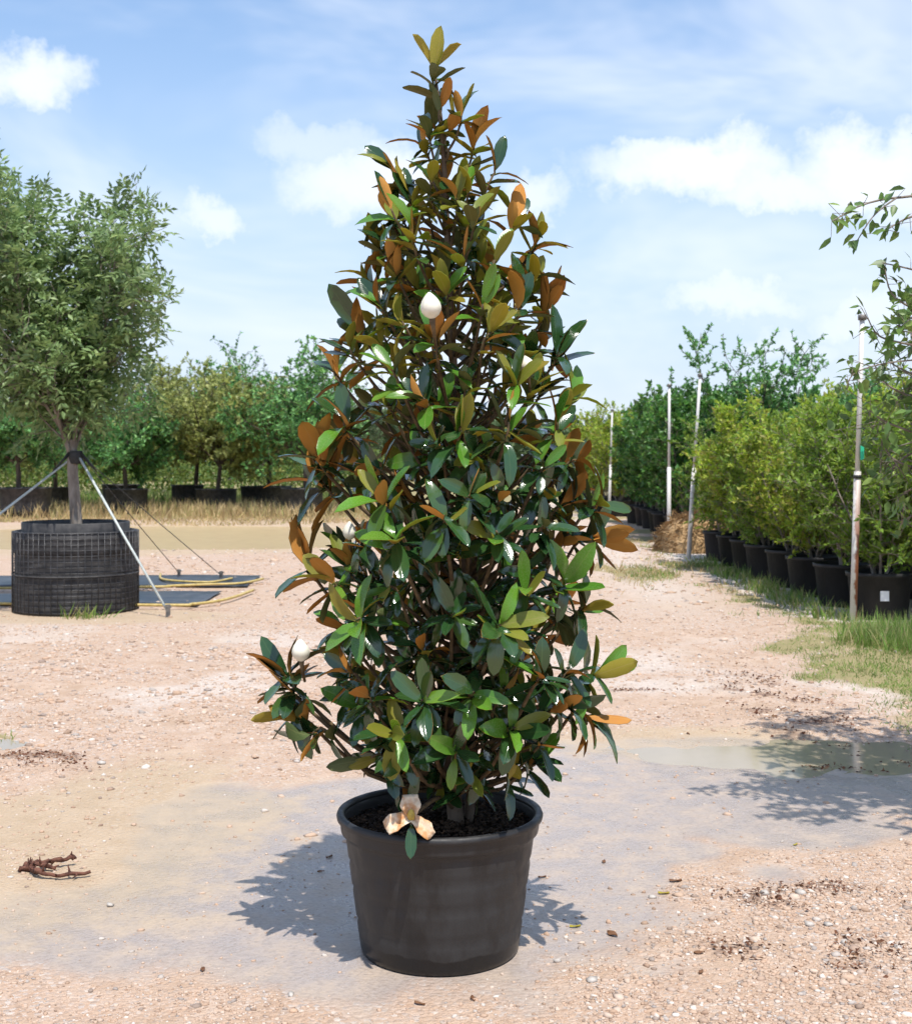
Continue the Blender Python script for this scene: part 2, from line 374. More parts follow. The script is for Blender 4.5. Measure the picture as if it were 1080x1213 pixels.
def gravel_mat():
    m, t, p, o = newmat('gravel_stones'); r = rnd(t)
    c = ramp(t, r, [(0, (.40, .27, .19)), (.18, (.52, .385, .29)), (.36, (.45, .30, .21)), (.52, (.58, .47, .385)), (.66, (.31, .20, .14)),
                    (.78, (.68, .62, .56)), (.88, (.30, .275, .26)), (.95, (.22, .15, .11)), (1, (.52, .35, .24))])
    n = noise(t, objco(t), 60, 3)
    setin(t, p, 'Base Color', mixc(t, math_n(t, 'MULTIPLY', n.outputs['Fac'], .35), c, (.44, .32, .24)))
    p.inputs['Roughness'].default_value = .85; p.inputs['Specular IOR Level'].default_value = .25
    return m
M['gravel'] = gravel_mat()
def ground_mat():
    m, t, p, o = newmat('nursery_ground'); v = objco(t)
    at_ = lambda n: (lambda a: (setattr(a, 'attribute_name', n), a.outputs['Fac'])[1])(t.nodes.new('ShaderNodeAttribute'))
    wet, green, olive, pale, brown = at_('wet'), at_('green'), at_('olive'), at_('pale'), at_('brown')
    big = noise(t, v, .9, 3, .6); mid = noise(t, v, 5, 4, .65); fine = noise(t, v, 55, 3, .7); grit = noise(t, v, 190, 2, .7)
    vo = t.nodes.new('ShaderNodeTexVoronoi'); vo.inputs['Scale'].default_value = 62; vo.inputs['Randomness'].default_value = 1
    wv = vmath(t, 'SCALE', vmath(t, 'SUBTRACT', fine.outputs['Color'], (.5, .5, .5))); wv.node.inputs['Scale'].default_value = .012
    t.links.new(vmath(t, 'ADD', v, wv), vo.inputs['Vector'])
    sep = t.nodes.new('ShaderNodeSeparateColor'); t.links.new(vo.outputs['Color'], sep.inputs[0])
    peb = ramp(t, sep.outputs[0], [(0, (.42, .285, .20)), (.3, (.52, .38, .285)), (.5, (.45, .30, .21)), (.68, (.58, .46, .38)), (.8, (.34, .23, .165)), (.92, (.46, .41, .38)), (1, (.66, .59, .53))])
    base = mixc(t, maprange(t, mid.outputs['Fac'], .35, .65), (.42, .29, .20), (.52, .385, .29))
    grav = mixc(t, math_n(t, 'MULTIPLY', maprange(t, big.outputs['Fac'], .3, .6), .75), base, peb)
    grav = mixc(t, math_n(t, 'MULTIPLY', maprange(t, grit.outputs['Fac'], .52, .70), .5), grav, (.27, .185, .135))
    grav = mixc(t, math_n(t, 'MULTIPLY', pale, .75), grav, mixc(t, sep.outputs[1], (.50, .45, .40), (.70, .66, .62)))
    mud = mixc(t, maprange(t, mid.outputs['Fac'], .34, .70), (.345, .295, .27), (.43, .345, .275))
    mud = mixc(t, math_n(t, 'MULTIPLY', maprange(t, fine.outputs['Fac'], .46, .66), .6), mud, (.29, .235, .20))
    oli = mixc(t, mid.outputs['Fac'], (.36, .275, .17), (.50, .385, .26))
    ws = math_n(t, 'ADD', wet, math_n(t, 'MULTIPLY', math_n(t, 'SUBTRACT', mid.outputs['Fac'], .5), .7))
    wf = math_n(t, 'MULTIPLY', maprange(t, ws, .25, .70), maprange(t, wet, 0.0, .12))
    c = mixc(t, wf, grav, mud)
    os_ = math_n(t, 'MULTIPLY', maprange(t, math_n(t, 'ADD', olive, math_n(t, 'MULTIPLY', math_n(t, 'SUBTRACT', mid.outputs['Fac'], .5), .8)), .25, .8), maprange(t, olive, 0, .15))
    c = mixc(t, math_n(t, 'MULTIPLY', os_, .65), c, oli)
    bf = math_n(t, 'MULTIPLY', maprange(t, math_n(t, 'ADD', brown, math_n(t, 'MULTIPLY', math_n(t, 'SUBTRACT', fine.outputs['Fac'], .5), 1.6)), .4, .9), maprange(t, brown, 0, .2))
    c = mixc(t, math_n(t, 'MULTIPLY', bf, .7), c, (.19, .11, .075))
    gr = mixc(t, mid.outputs['Fac'], (.20, .19, .07), (.36, .28, .15))
    gf = maprange(t, math_n(t, 'ADD', green, math_n(t, 'MULTIPLY', math_n(t, 'SUBTRACT', mid.outputs['Fac'], .5), .8)), .35, .75)
    c = mixc(t, math_n(t, 'MULTIPLY', gf, maprange(t, green, 0, .15)), c, gr)
    setin(t, p, 'Base Color', c)
    sm = maprange(t, math_n(t, 'ADD', mid.outputs['Fac'], math_n(t, 'MULTIPLY', big.outputs['Fac'], .5)), .6, .95, .22, .5)
    rg = t.nodes.new('ShaderNodeMix'); t.links.new(wf, rg.inputs[0]); rg.inputs[2].default_value = .92; t.links.new(sm, rg.inputs[3])
    setin(t, p, 'Roughness', rg.outputs[0]); p.inputs['Specular IOR Level'].default_value = .42
    dry = math_n(t, 'SUBTRACT', 1.0, math_n(t, 'MULTIPLY', wf, .74))
    hgt = math_n(t, 'MULTIPLY', math_n(t, 'ADD', math_n(t, 'MULTIPLY', math_n(t, 'SUBTRACT', 1.0, vo.outputs['Distance']), .9), math_n(t, 'ADD', fine.outputs['Fac'], math_n(t, 'MULTIPLY', grit.outputs['Fac'], .5))), dry)
    bump(t, p, hgt, .75, .010)
    return m
M['ground'] = ground_mat()
def water_mat(name, col, rough, tr=0.0):
    m, t, p, o = newmat(name); v = objco(t); n = noise(t, v, 14, 3)
    n2 = noise(t, v, 3.0, 5)
    setin(t, p, 'Base Color', mixc(t, n2.outputs['Fac'], col, tuple(k*1.35 for k in col)))
    p.inputs['Roughness'].default_value = rough; p.inputs['IOR'].default_value = 1.33; p.inputs['Specular IOR Level'].default_value = .5
    bump(t, p, n.outputs['Fac'], .05, .003)
    return m
M['puddle'] = water_mat('muddy_puddle_water', (.27, .225, .165), .09)
M['pond'] = water_mat('muddy_pond_water', (.46, .35, .21), .22)

# ---------------------------------------------------------------- ground sheet
def axis(lo, hi, step, outer, grow_=1.22):
    a = list(np.arange(lo, hi+1e-6, step)); d = step; x = a[-1]
    while x < outer[1]: d *= grow_; x += d; a.append(x)
    d = step; x = a[0]; pre = []
    while x > outer[0]: d *= grow_; x -= d; pre.append(x)
    return np.array(pre[::-1]+a)
xs = axis(-4.6, 5.2, .05, (-900, 900)); ys = axis(3.0, 13.0, .05, (-300, 1600), 1.045)
GX, GY = np.meshgrid(xs, ys); gx, gy = GX.ravel(), GY.ravel(); gzv = ground_h(gx, gy)
nx, ny = len(xs), len(ys); idx = np.arange(nx*ny).reshape(ny, nx)
F = np.stack([idx[:-1, :-1], idx[:-1, 1:], idx[1:, 1:], idx[1:, :-1]], -1).reshape(-1, 4)
gme = make_mesh('ground', np.stack([gx, gy, gzv], 1), F, [M['ground']], smooth=True)
def verge_x(y):                                      # where the grass verge begins, right of the track
    return np.interp(y, [5, 6.5, 7.8, 9.7, 12.6, 17, 25, 40], [2.9, 2.65, 2.40, 2.55, 2.9, 3.15, 3.35, 3.6])
def greenmask(x, y):
    e = x-verge_x(y)+(fbm(x, y, 1.6)-.5)*1.1
    g = np.clip(e/.35, 0, 1)*np.clip((y-7.0)/.5, 0, 1)
    patch = np.clip((fbm(x+9, y, .9)-.36)/.2, 0, 1)
    strip = np.clip((x-3.45)/.2, 0, 1)*np.clip((y-12.2)/.8, 0, 1)*np.clip((23-y)/2, 0, 1)     # pale stone strip along the pots
    g = g*np.where(y > 11.8, patch*(1-.85*strip), .55+.45*np.clip((fbm(x+5, y+2, 1.8)-.3)*4, 0, 1))
    left = blob(x, y, -2.85, 7.45, .30, .25, .5, .2, 2)
    farl = np.clip((y-34.5)/2, 0, 1)*np.clip((-x+2)/2, 0, 1)*.9
    farall = np.clip((y-46)/5, 0, 1)
    mid_ = np.clip((fbm(x, y*.4, 1.1)-.56)/.1, 0, 1)*np.clip((y-15)/3, 0, 1)*np.clip((x-1.0)/.8, 0, 1)*.7
    return np.maximum.reduce([g, left, farl, farall, mid_])
def olivemask(x, y):
    a = blob(x, y, -1.5, 5.6, .85, 1.3, .8, .35, 1.6); b = blob(x, y, 1.25, 7.4, .9, .5, .8, .3, 1.8); c = blob(x, y, -4, 13.3, 1.9, .65, .6, .2, 1.5)
    d = blob(x, y, -6.3, 28, 7.2, 6.6, .3, .12, .4)
    e = np.clip((fbm(x+3, y+5, 1.3)-.58)/.15, 0, 1)*.35
    return np.maximum.reduce([a*.85, b*.8, c, d*.9, e])
def palemask(x, y):
    strip = np.clip((x-3.3)/.3, 0, 1)*np.clip((y-11.8)/.8, 0, 1)*np.clip((26-y)/3, 0, 1)
    f = np.clip((fbm(x, y, .9)-.52)/.12, 0, 1)*np.clip((y-7.2)/1.5, 0, 1)*np.clip((14-y)/3, 0, 1)*.6
    trk = np.clip(1-abs(x-2.6-(y-20)*.03)/1.0, 0, 1)*np.clip((y-12)/4, 0, 1)*.6
    return np.maximum.reduce([strip, f, trk])
def brownmask(x, y):
    n_ = np.clip((fbm(x, y, 5)-.42)*5, 0, 1)
    a = blob(x, y, 1.17, 4.21, .36, .18, .9, .3, 3); b = blob(x, y, 1.28, 4.76, .32, .16, .9, .3, 3)
    c = blob(x, y, 2.1, 8.5, .32, 1.5, .9, .3, 2); d = blob(x, y, -2.25, 6.85, .35, .35, .9, .3, 3); e = blob(x, y, 1.34, 8.96, .35, .12, .9, .3, 3)
    return np.maximum.reduce([a, b, c, d, e])*n_
for nm, arr in (('brown', brownmask(gx, gy)), ('wet', wetmask(gx, gy)), ('green', greenmask(gx, gy)), ('olive', olivemask(gx, gy)), ('pale', palemask(gx, gy))):
    a = gme.attributes.new(nm, 'FLOAT', 'POINT'); a.data.foreach_set('value', np.asarray(arr, np.float32))
tag(obj('ground', gme), kind='structure')

def water_sheet(name, cx, cy, rx, ry, z, mat):
    th = np.linspace(0, 2*PI, 48, endpoint=False)
    V = [(cx, cy, z)]+[(cx+rx*math.cos(a), cy+ry*math.sin(a), z) for a in th]
    F = [[0, 1+i, 1+(i+1) % 48] for i in range(48)]
    return tag(obj(name, make_mesh(name, V, F, [mat])), kind='structure')
water_sheet('puddle_water', 2.35, 7.15, 1.7, .85, -.0185, M['puddle'])
water_sheet('small_puddle_water', -2.75, 7.3, .5, .38, -.0165, M['puddle'])
water_sheet('pond_water', -6.3, 28, 6.6, 5.6, -.085, M['pond'])

# ---------------------------------------------------------------- scatter helpers
R = np.random.default_rng(3)
def frames(d, n):
    d = nrm(d); n = n-d*np.sum(n*d, -1, keepdims=True); n = nrm(n); s = np.cross(n, d); return d, s, n
RH_V = np.array([[0, 0, 0], [.42, .5, .10], [1, 0, -.04], [.42, -.5, .10]]); RH_F = np.array([[0, 3, 2], [0, 2, 1]])
def leaf_cloud(P, d, n, L, Wd, tv=RH_V, tf=RH_F):
    d, s, n = frames(d, n); k = len(tv); N_ = len(P)
    L = np.broadcast_to(np.asarray(L, float), (N_,)); Wd = np.broadcast_to(np.asarray(Wd, float), (N_,))
    V = P[:, None]+d[:, None]*(tv[None, :, 0:1]*L[:, None, None])+s[:, None]*(tv[None, :, 1:2]*Wd[:, None, None])+n[:, None]*(tv[None, :, 2:3]*L[:, None, None])
    F = (tf[None]+(np.arange(N_)*k)[:, None, None]).reshape(-1, tf.shape[1])
    return V.reshape(-1, 3), F

# gravel: loose stones, thick where the photograph shows coarse gravel
ICO = []
ph = (1+5**.5)/2
for a, b in ((1, ph), (-1, ph), (1, -ph), (-1, -ph)): ICO += [(0, a, b), (a, b, 0), (b, 0, a)]
ICO = nrm(np.array(ICO))
def hull_faces(P):
    out = []
    for i in range(12):
        for j in range(i+1, 12):
            for k in range(j+1, 12):
                if max(np.linalg.norm(P[i]-P[j]), np.linalg.norm(P[j]-P[k]), np.linalg.norm(P[i]-P[k])) < 1.1:
                    nn = np.cross(P[j]-P[i], P[k]-P[i]); out.append([i, j, k] if np.dot(nn, P[i]) > 0 else [i, k, j])
    return np.array(out)
ICF = hull_faces(ICO)
def stones(P, size, rs):
    N_ = len(P); sc = rs.uniform(.65, 1.35, (N_, 1, 3))*size[:, None, None]; sc[:, :, 2] *= .55
    V = ICO[None]*rs.uniform(.58, 1.22, (N_, 12, 1))*sc
    a = rs.uniform(0, 2*PI, N_); c, s = np.cos(a)[:, None], np.sin(a)[:, None]
    X = V[:, :, 0]*c-V[:, :, 1]*s; Y = V[:, :, 0]*s+V[:, :, 1]*c
    V = np.stack([X, Y, V[:, :, 2]], -1)+P[:, None]
    return V.reshape(-1, 3), (ICF[None]+(np.arange(N_)*12)[:, None, None]).reshape(-1, 3)
def gravel_points(n, x0, x1, y0, y1, thresh):
    x = R.uniform(x0, x1, n); y = R.uniform(y0, y1, n); keep = abs(x) < .37*y+.6
    x, y = x[keep], y[keep]
    dens = np.clip(1-1.5*wetmask(x, y)-1.2*olivemask(x, y)*.6-greenmask(x, y)*.9, .07, 1)*np.clip(.25+1.6*(fbm(x, y, 2.2)-.28), .1, 1)
    k = (R.random(len(x)) < dens*thresh) & (np.hypot(x-POT[0], y-POT[1]) > .30) & (np.hypot(x+4.06, y-13.9) > .75)
    return x[k], y[k]
PX, PY, SZ = [], [], []
for (n, box, s0, th) in ((46000, (-1.9, 1.9, 3.4, 5.4), .0045, .9), (15000, (.35, 2.2, 3.4, 5.0), .0068, .8), (30000, (-3.2, 3.2, 5.4, 8.5), .0075, .8),
                         (34000, (-5, 4.5, 8.5, 14), .0095, .7), (14000, (-6, 5, 14, 24), .018, .6), (3500, (-4.5, -.8, 7.2, 11.5), .015, .8)):
    x, y = gravel_points(n, *box, th); PX.append(x); PY.append(y); SZ.append(s0*np.exp(R.normal(0, .42, len(x))))
PX, PY, SZ = map(np.concatenate, (PX, PY, SZ))
SZ = np.minimum(SZ, .0032*PY+.006)
V, F = stones(np.stack([PX, PY, ground_h(PX, PY)+SZ*.08], 1), SZ, R)
tag(obj('gravel', make_mesh('gravel', V, F, [M['gravel']])), 'loose pinkish beige gravel strewn over the nursery track', 'gravel', kind='stuff')
M['stone'] = simple('pale_stone', (.34, .31, .28), (.50, .46, .42), 30, .8, .5, .004, .3)
for i, (px, py, s) in enumerate([(772, 1062, .018), (948, 1060, .020), (958, 1098, .024), (982, 1098, .018), (660, 1140, .016), (700, 1165, .018), (345, 1178, .014),
                                 (1000, 1120, .02), (905, 1060, .018), (130, 1072, .016), (430, 882, .012), (300, 845, .02), (250, 770, .026), (120, 905, .022)]):
    g = gp(px, py); v, f = stones(np.zeros((1, 3)), np.array([s]), R)
    o = obj('stone', make_mesh('stone', v, f, [M['stone']]), None, (g[0], g[1], gz(*g)+s*.25))
    tag(o, 'larger pale grey stone lying loose among the small gravel', 'stone', 'larger pale stones on the gravel')

# ---------------------------------------------------------------- pots
def lathe_obj(name, prof, mat, parent, seg=40, smooth=True):
    b = MB(); b.lathe(prof, seg); o = b.build(name, mat, parent, smooth)
    return o
def soil_disc(name, r, z, parent, mat, amp=.012, n=18, seg=36, rs=R):
    V = [(0, 0, z+.01)]; F = []
    for i in range(1, n+1):
        for k in range(seg):
            t = 2*PI*k/seg; rr = r*i/n; V.append((rr*math.cos(t), rr*math.sin(t), z+rs.normal(0, amp)*(.6 if i < n else .2)+.012*(1-(i/n)**2)))
    F = [[0, 1+k, 1+(k+1) % seg] for k in range(seg)]
    for i in range(n-1):
        for k in range(seg): F.append([1+i*seg+k, 1+(i+1)*seg+k, 1+(i+1)*seg+(k+1) % seg, 1+i*seg+(k+1) % seg])
    return obj(name, make_mesh(name, V, F, [mat], smooth=False), parent)
# the big pot of the magnolia
hp = thing('nursery_pot', 'round black plastic nursery pot holding the tall magnolia, wet around its foot', 'pot', (POT[0], POT[1], 0))
def pr(z): return .258+(.312-.258)*(z/.40)
prof = [(.0, .006), (.235, .006), (.250, .0), (.257, .006)]
for z in np.linspace(.02, .385, 22):
    prof.append((pr(z)-.0045*any(abs(z-q) < .007 for q in (.107, .211, .298)), z))
prof += [(.312, .386), (.3225, .390), (.3245, .398), (.327, .425), (.3315, .432), (.3335, .440), (.331, .447), (.322, .449), (.315, .444), (.312, .425), (.305, .39), (.300, .36)]
lathe_obj('body', prof, M['pot'], hp, 72)
b = MB(); b.lathe([(.3275, .428), (.3365, .431), (.3385, .441), (.3345, .4505), (.3235, .4530), (.3130, .447), (.3135, .436), (.320, .428), (.3275, .428)], 72)
b.build('rim', M['pot'], hp)
sd = soil_disc('soil', .312, .395, hp, M['soil'], .010, 26, 64)
cs = np.random.default_rng(8); n = 1500; rr = .30*np.sqrt(cs.random(n)); tt = cs.uniform(0, 2*PI, n)
P = np.stack([rr*np.cos(tt), rr*np.sin(tt), .405+.012*(1-(rr/.3)**2)+cs.uniform(-.004, .008, n)], 1)
V, F = stones(P, cs.uniform(.003, .009, n), cs)
ch = obj('bark_mulch', make_mesh('bark_mulch', V, F, [M['bark_chip']]), sd); ch['kind'] = 'stuff'

# ---------------------------------------------------------------- magnolia
MAG = np.array([POT[0], POT[1], 0.40])
mg = thing('magnolia_tree', 'tall conical magnolia with glossy dark green leaves and rusty undersides, rooted in black pot', 'tree', tuple(MAG))
def mag_at(px, py, dy=0.0): return at(px, py, POT[1]+dy)-MAG
mr = np.random.default_rng(21)
# leaf shapes: two sheets, upper green face and felted underside
TS = np.array([-.10, .0, .20, .45, .70, .90, 1.0]); TW = np.array([.035, .05, .64, .97, .96, .58, .03])
def leaf_template(curl, fold, twist, wave, ratio):
    V = []; UV = []
    for i, (t, w) in enumerate(zip(TS, TW)):
        tt = max(t, 0); zc = -curl*tt*tt+.10*curl*tt
        for j in (-1, 0, 1):
            y = j*w*ratio/2; z = zc+abs(j)*w*ratio*fold+wave*math.sin(5*tt+j*1.7)*abs(j)*.5
            a = twist*tt; V.append((t, y*math.cos(a)-(z-zc)*math.sin(a), zc+y*math.sin(a)+(z-zc)*math.cos(a))); UV.append((max(t, 0), .5+.5*j*min(1, w)))
    n = len(V); V = np.array(V); B = V.copy(); B[:, 2] -= .008
    for i in (0, 1): B[i*3:i*3+3, 2] -= .016           # petiole has some body
    F = []; mi = []
    for i in range(len(TS)-1):
        for j in (0, 1):
            q = [i*3+j, (i+1)*3+j, (i+1)*3+j+1, i*3+j+1]
            for tri in ([q[0], q[1], q[2]], [q[0], q[2], q[3]]):
                F.append(tri); mi.append(0); F.append([x+n for x in tri[::-1]]); mi.append(1)
    return np.vstack([V, B]), np.array(F), np.array(mi), np.array(UV+UV)
LT = [leaf_template(*a) for a in ((.16, .12, .15, .03, .36), (.38, .18, -.3, .05, .38), (.02, .22, .4, .04, .33), (.26, .08, -.15, .06, .40), (-.18, .20, .2, .03, .35), (.55, .16, .2, .05, .34))]
CLS = {'dark': ('top_dark', 'under_rust'), 'pale': ('top_dark', 'under_pale'), 'fresh': ('top_bright', 'under_olive'), 'olive': ('top_olive', 'under_olive'), 'rust': ('top_dark', 'under_rust')}
CL = ['dark', 'pale', 'fresh', 'olive']
def add_uv(me, uvs):
    li = np.empty(len(me.loops), np.int32); me.loops.foreach_get('vertex_index', li)
    l = me.uv_layers.new(name='UVMap'); l.data.foreach_set('uv', np.asarray(uvs, np.float32)[li].ravel())
leafme = {}
for ci, c in enumerate(CL):
    for k, (v, f, mi, uv) in enumerate(LT):
        me = make_mesh('leaf', v, f, [M[CLS[c][0]], M[CLS[c][1]]], mi, True); add_uv(me, uv); leafme[ci, k] = me
# trunk: a leader with a slight lean and a second low stem
tk = np.array([mag_at(541, 972), mag_at(536, 930), mag_at(528, 870), mag_at(540, 790, .02), mag_at(552, 700, .02), mag_at(548, 600), mag_at(540, 480), mag_at(533, 360), mag_at(528, 240), mag_at(523, 150), mag_at(514, 80)])
tk[0][:2] += (0, 0); tk[0][2] = -.03
trad = np.array([.030, .026, .023, .022, .021, .018, .015, .012, .010, .007, .004])
def smooth_path(P, n):
    P = np.asarray(P, float); t = np.linspace(0, len(P)-1, n); out = []
    for u in t:
        i = min(int(u), len(P)-2); f = u-i; p0 = P[max(i-1, 0)]; p1 = P[i]; p2 = P[i+1]; p3 = P[min(i+2, len(P)-1)]
        out.append(.5*((2*p1)+(-p0+p2)*f+(2*p0-5*p1+4*p2-p3)*f*f+(-p0+3*p1-3*p2+p3)*f**3))
    return np.array(out)
b = MB(); sp_ = smooth_path(tk, 36); b.tube(sp_, np.interp(np.linspace(0, 10, 36), range(11), trad), 10); b.build('trunk', M['bark'], mg)
st2 = [mag_at(553, 968, .03), mag_at(560, 900, .05), mag_at(548, 800, .06), mag_at(560, 700, .08), mag_at(575, 600, .1)]; st2[0][2] = -.03
b = MB(); b.tube(smooth_path(st2, 16), np.linspace(.018, .009, 16), 8); b.build('trunk', M['bark'], mg)
ZP = np.array([.50, .56, .70, .89, 1.17, 1.45, 1.725, 2.0, 2.28, 2.56, 2.83, 3.01]); RP = np.array([.18, .32, .50, .56, .53, .53, .51, .46, .365, .25, .12, .02])
def crown_r(z): return np.interp(z, ZP, RP)          # z above ground
def trunk_at(z): return np.array([np.interp(z, sp_[:, 2], sp_[:, 0]), np.interp(z, sp_[:, 2], sp_[:, 1]), z])
tips = []   # (point, axis, vigour/new-growth)
def tip(p, up=.7, out=.6, fresh=.25, jit=.25, big=1.0):
    if p[2] > 1.3: up, out = max(up, .85), out*.62
    c = trunk_at(p[2]); o = p-c; o[2] = 0; o = nrm(o) if np.linalg.norm(o) > .03 else np.zeros(3)
    a = nrm(o*out+np.array([0, 0, up])+mr.normal(0, jit, 3)*np.array([1, 1, .5]))
    tips.append((p, a, fresh, big))
for px, py, dy, up, out, fr, bg_ in [                    # shoots that make the outline of the photograph
    (514, 78, 0, 1.0, .1, .3, 1.15), (535, 150, -.02, 1, .5, .1, .9), (560, 172, .02, .9, .5, .1, .95), (583, 205, -.03, .9, .5, .15, 1), (500, 172, .02, .9, .6, .1, .8),
    (522, 122, -.01, 1, .3, .1, .85), (546, 130, 0, 1, .4, .3, .85), (506, 150, -.02, 1, .5, .05, .85), (555, 215, -.08, 1, .3, .05, .95), (512, 215, -.07, 1, .3, .1, .9),
    (487, 235, -.03, .9, .4, .35, .95), (462, 248, 0, .8, .6, .2, .9), (450, 285, .05, .7, .7, .2, .9), (540, 235, -.1, .9, .4, .2, .95), (608, 262, -.04, .8, .5, .25, 1),
    (632, 285, .02, .7, .7, .3, .95), (548, 300, -.2, 1, .3, .05, 1.05), (585, 305, -.2, 1, .3, .1, 1), (438, 330, 0, .6, .8, .3, .95), (470, 320, -.15, .7, .6, .6, .9),
    (630, 325, -.02, .6, .8, .4, 1.05), (612, 362, -.12, .9, .5, .05, 1.1), (430, 392, -.02, .6, .8, .0, 1.15), (640, 372, 0, .6, .7, .1, 1), (655, 420, -.06, .9, .5, .15, 1.1),
    (570, 360, -.26, .8, .5, .5, .95), (510, 392, -.3, .6, .7, .15, .9), (400, 440, 0, .7, .7, .1, 1.05), (412, 498, -.1, .7, .7, .15, 1.1), (385, 540, -.06, 1, .4, .1, 1.15), (388, 575, 0, .8, .5, .05, 1.1),
    (672, 470, -.06, .6, .8, .5, 1.05), (655, 500, -.2, .6, .7, .5, 1.0), (545, 505, -.38, .8, .5, .35, 1.0), (600, 500, -.36, .7, .6, .65, 1.05), (500, 470, -.36, .7, .6, .3, .9),
    (470, 640, -.42, .6, .7, .8, 1.1), (455, 590, -.38, .7, .6, .75, 1.1), (525, 610, -.45, .6, .7, .25, 1), (700, 600, -.05, .5, .9, .3, 1.05), (695, 640, .05, .2, 1, .1, 1),
    (373, 672, -.03, .8, .5, .0, 1.25), (400, 690, -.2, .7, .6, .45, 1.1), (425, 735, -.36, .4, .8, .8, 1.1), (620, 700, -.35, .7, .6, .75, 1.1), (665, 690, -.2, .6, .7, .8, 1.15), (690, 720, 0, .5, .8, .3, 1),
    (345, 800, -.05, .7, .6, .0, 1.25), (352, 848, -.05, .3, .9, .55, 1.1), (375, 870, -.1, -.2, 1, .0, 1.05), (590, 740, -.42, .7, .6, .6, 1.05), (640, 800, -.36, .5, .7, .3, 1.05), (700, 800, -.05, .5, .8, .6, 1.1),
    (690, 850, -.05, -.3, 1, .05, 1.0), (607, 862, -.32, .5, .8, .55, 1.1), (468, 868, -.40, .3, .8, .95, 1.15), (540, 890, -.34, .3, .8, .15, 1.1), (440, 900, -.12, -.2, .8, .0, 1), (590, 895, -.15, -.2, .8, .1, 1.0),
    (500, 830, -.4, .4, .8, .1, 1), (560, 820, -.4, .4, .7, .2, 1.0)]:
    tip(mag_at(px+(px-528)*.035, py, dy), up, out, fr, .15, bg_*1.06)
n_out = len(tips)
for px, py, dy in ((517, 402, -.33), (350, 812, -.08), (410, 664, -.10), (628, 464, -.15)): tip(mag_at(px, py, dy), 1.0, .3, .1, .1, 1.0)
tries = 0; ga = 0.7
while len(tips) < 250 and tries < 9000:
    tries += 1; ga += 2.39996
    z = mr.uniform(.62, 2.55); Rz = crown_r(z); f = mr.choice([.84, .70, .45], p=[.35, .35, .30])
    rr_ = max(.03, Rz*f-.05)
    c = trunk_at(z-.4); p = c+np.array([math.cos(ga)*rr_, math.sin(ga)*rr_, 0])
    if min(np.linalg.norm(p-q[0]) for q in tips) < (.100 if z > 1.9 else .112): continue
    tip(p, mr.uniform(.25, .8), mr.uniform(.5, .9), mr.choice([.05, .2, .5], p=[.55, .3, .15]), .2, mr.uniform(.9, 1.1))
LP, Ld, Ln, LL, Lc, Lk, Lb = [], [], [], [], [], [], []
for ti, (p, a, fr, big) in enumerate(tips):
    zt = p[2]; hr = np.linalg.norm((p-trunk_at(zt))[:2])
    zs = np.clip(zt-.12-hr*.55+mr.normal(0, .03), .12, 2.35); s0 = trunk_at(zs)
    mid = s0*.45+p*.55+np.array([0, 0, -.03-.08*hr]); pa = p-a*.05
    path = smooth_path([s0, mid, pa, p], 9)
    b = MB(); b.tube(path, np.linspace(max(.005, .004+.012*hr), .0032, 9), 5); b.build('branch', M['twig'], mg)
    u = nrm(np.cross(a, [0.3, .2, .9])); w = np.cross(a, u)
    n_up = mr.integers(3, 6); n_lo = mr.integers(6, 9) if zt < 1.35 else mr.integers(4, 7); th0 = mr.uniform(0, 2*PI)
    for k in range(n_up+n_lo):
        lower = k >= n_up; ang = th0+k*2.39996
        rim_ = ti < n_out and fr <= .15 and np.hypot(p[0], 0) > .24 and zt > .35; hi = zt > 1.30 or rim_
        th = math.radians((mr.uniform(4, 30) if rim_ else mr.uniform(6, 40)) if hi else mr.uniform(15, 55)) if not lower else math.radians(mr.uniform(48, 98) if hi else mr.uniform(62, 112))
        rad = math.cos(ang)*u+math.sin(ang)*w; d = a*math.cos(th)+rad*math.sin(th)
        if lower: d = nrm(d+np.array([0, 0, -mr.uniform(.15, .75) if zt < 1.35 else mr.uniform(-.35, .15)]))
        d = nrm(d+mr.normal(0, .17, 3))
        along = mr.uniform(-.045, .012) if not lower else -mr.uniform(.02, .22 if hr > .15 else .12)
        nn = a-d*np.dot(a, d)+mr.normal(0, .16, 3)
        if lower: nn = nrm(nn)*.6+np.array([0, 0, .7 if zt < 1.35 else .55])
        L = (mr.uniform(.090, .138) if not lower else mr.uniform(.085, .130))*big
        new = mr.random() < (fr*1.2+.04 if not lower else fr*.4)
        if rim_ and (not lower or mr.random() < .5): c = 0; L *= 1.12
        elif new or (zt > 1.35 and mr.random() < .12): c = 2 if mr.random() < (.75 if zt < 1.5 else .3) else 3
        elif zt > 1.30: c = mr.choice([0, 3, 1, 2], p=([.80, .12, .06, .02] if ti < n_out else [.34, .18, .28, .20]) if not lower else [.12, .16, .50, .22])
        else: c = 0 if mr.random() < ((.80 if hr > .30 else .3) if not lower else .12) else 1
        ap = p+a*along
        if lower and along < -.05: ap = np.array([np.interp(u_, np.linspace(0, 1, 9), path[:, q_]) for q_ in range(3) for u_ in (1+along/max(.06, np.linalg.norm(p-s0)*1.05),)])
        LP.append(ap); Ld.append(d); Ln.append(nn); LL.append(L); Lc.append(c); Lk.append(mr.integers(0, 6)); Lb.append(ti)
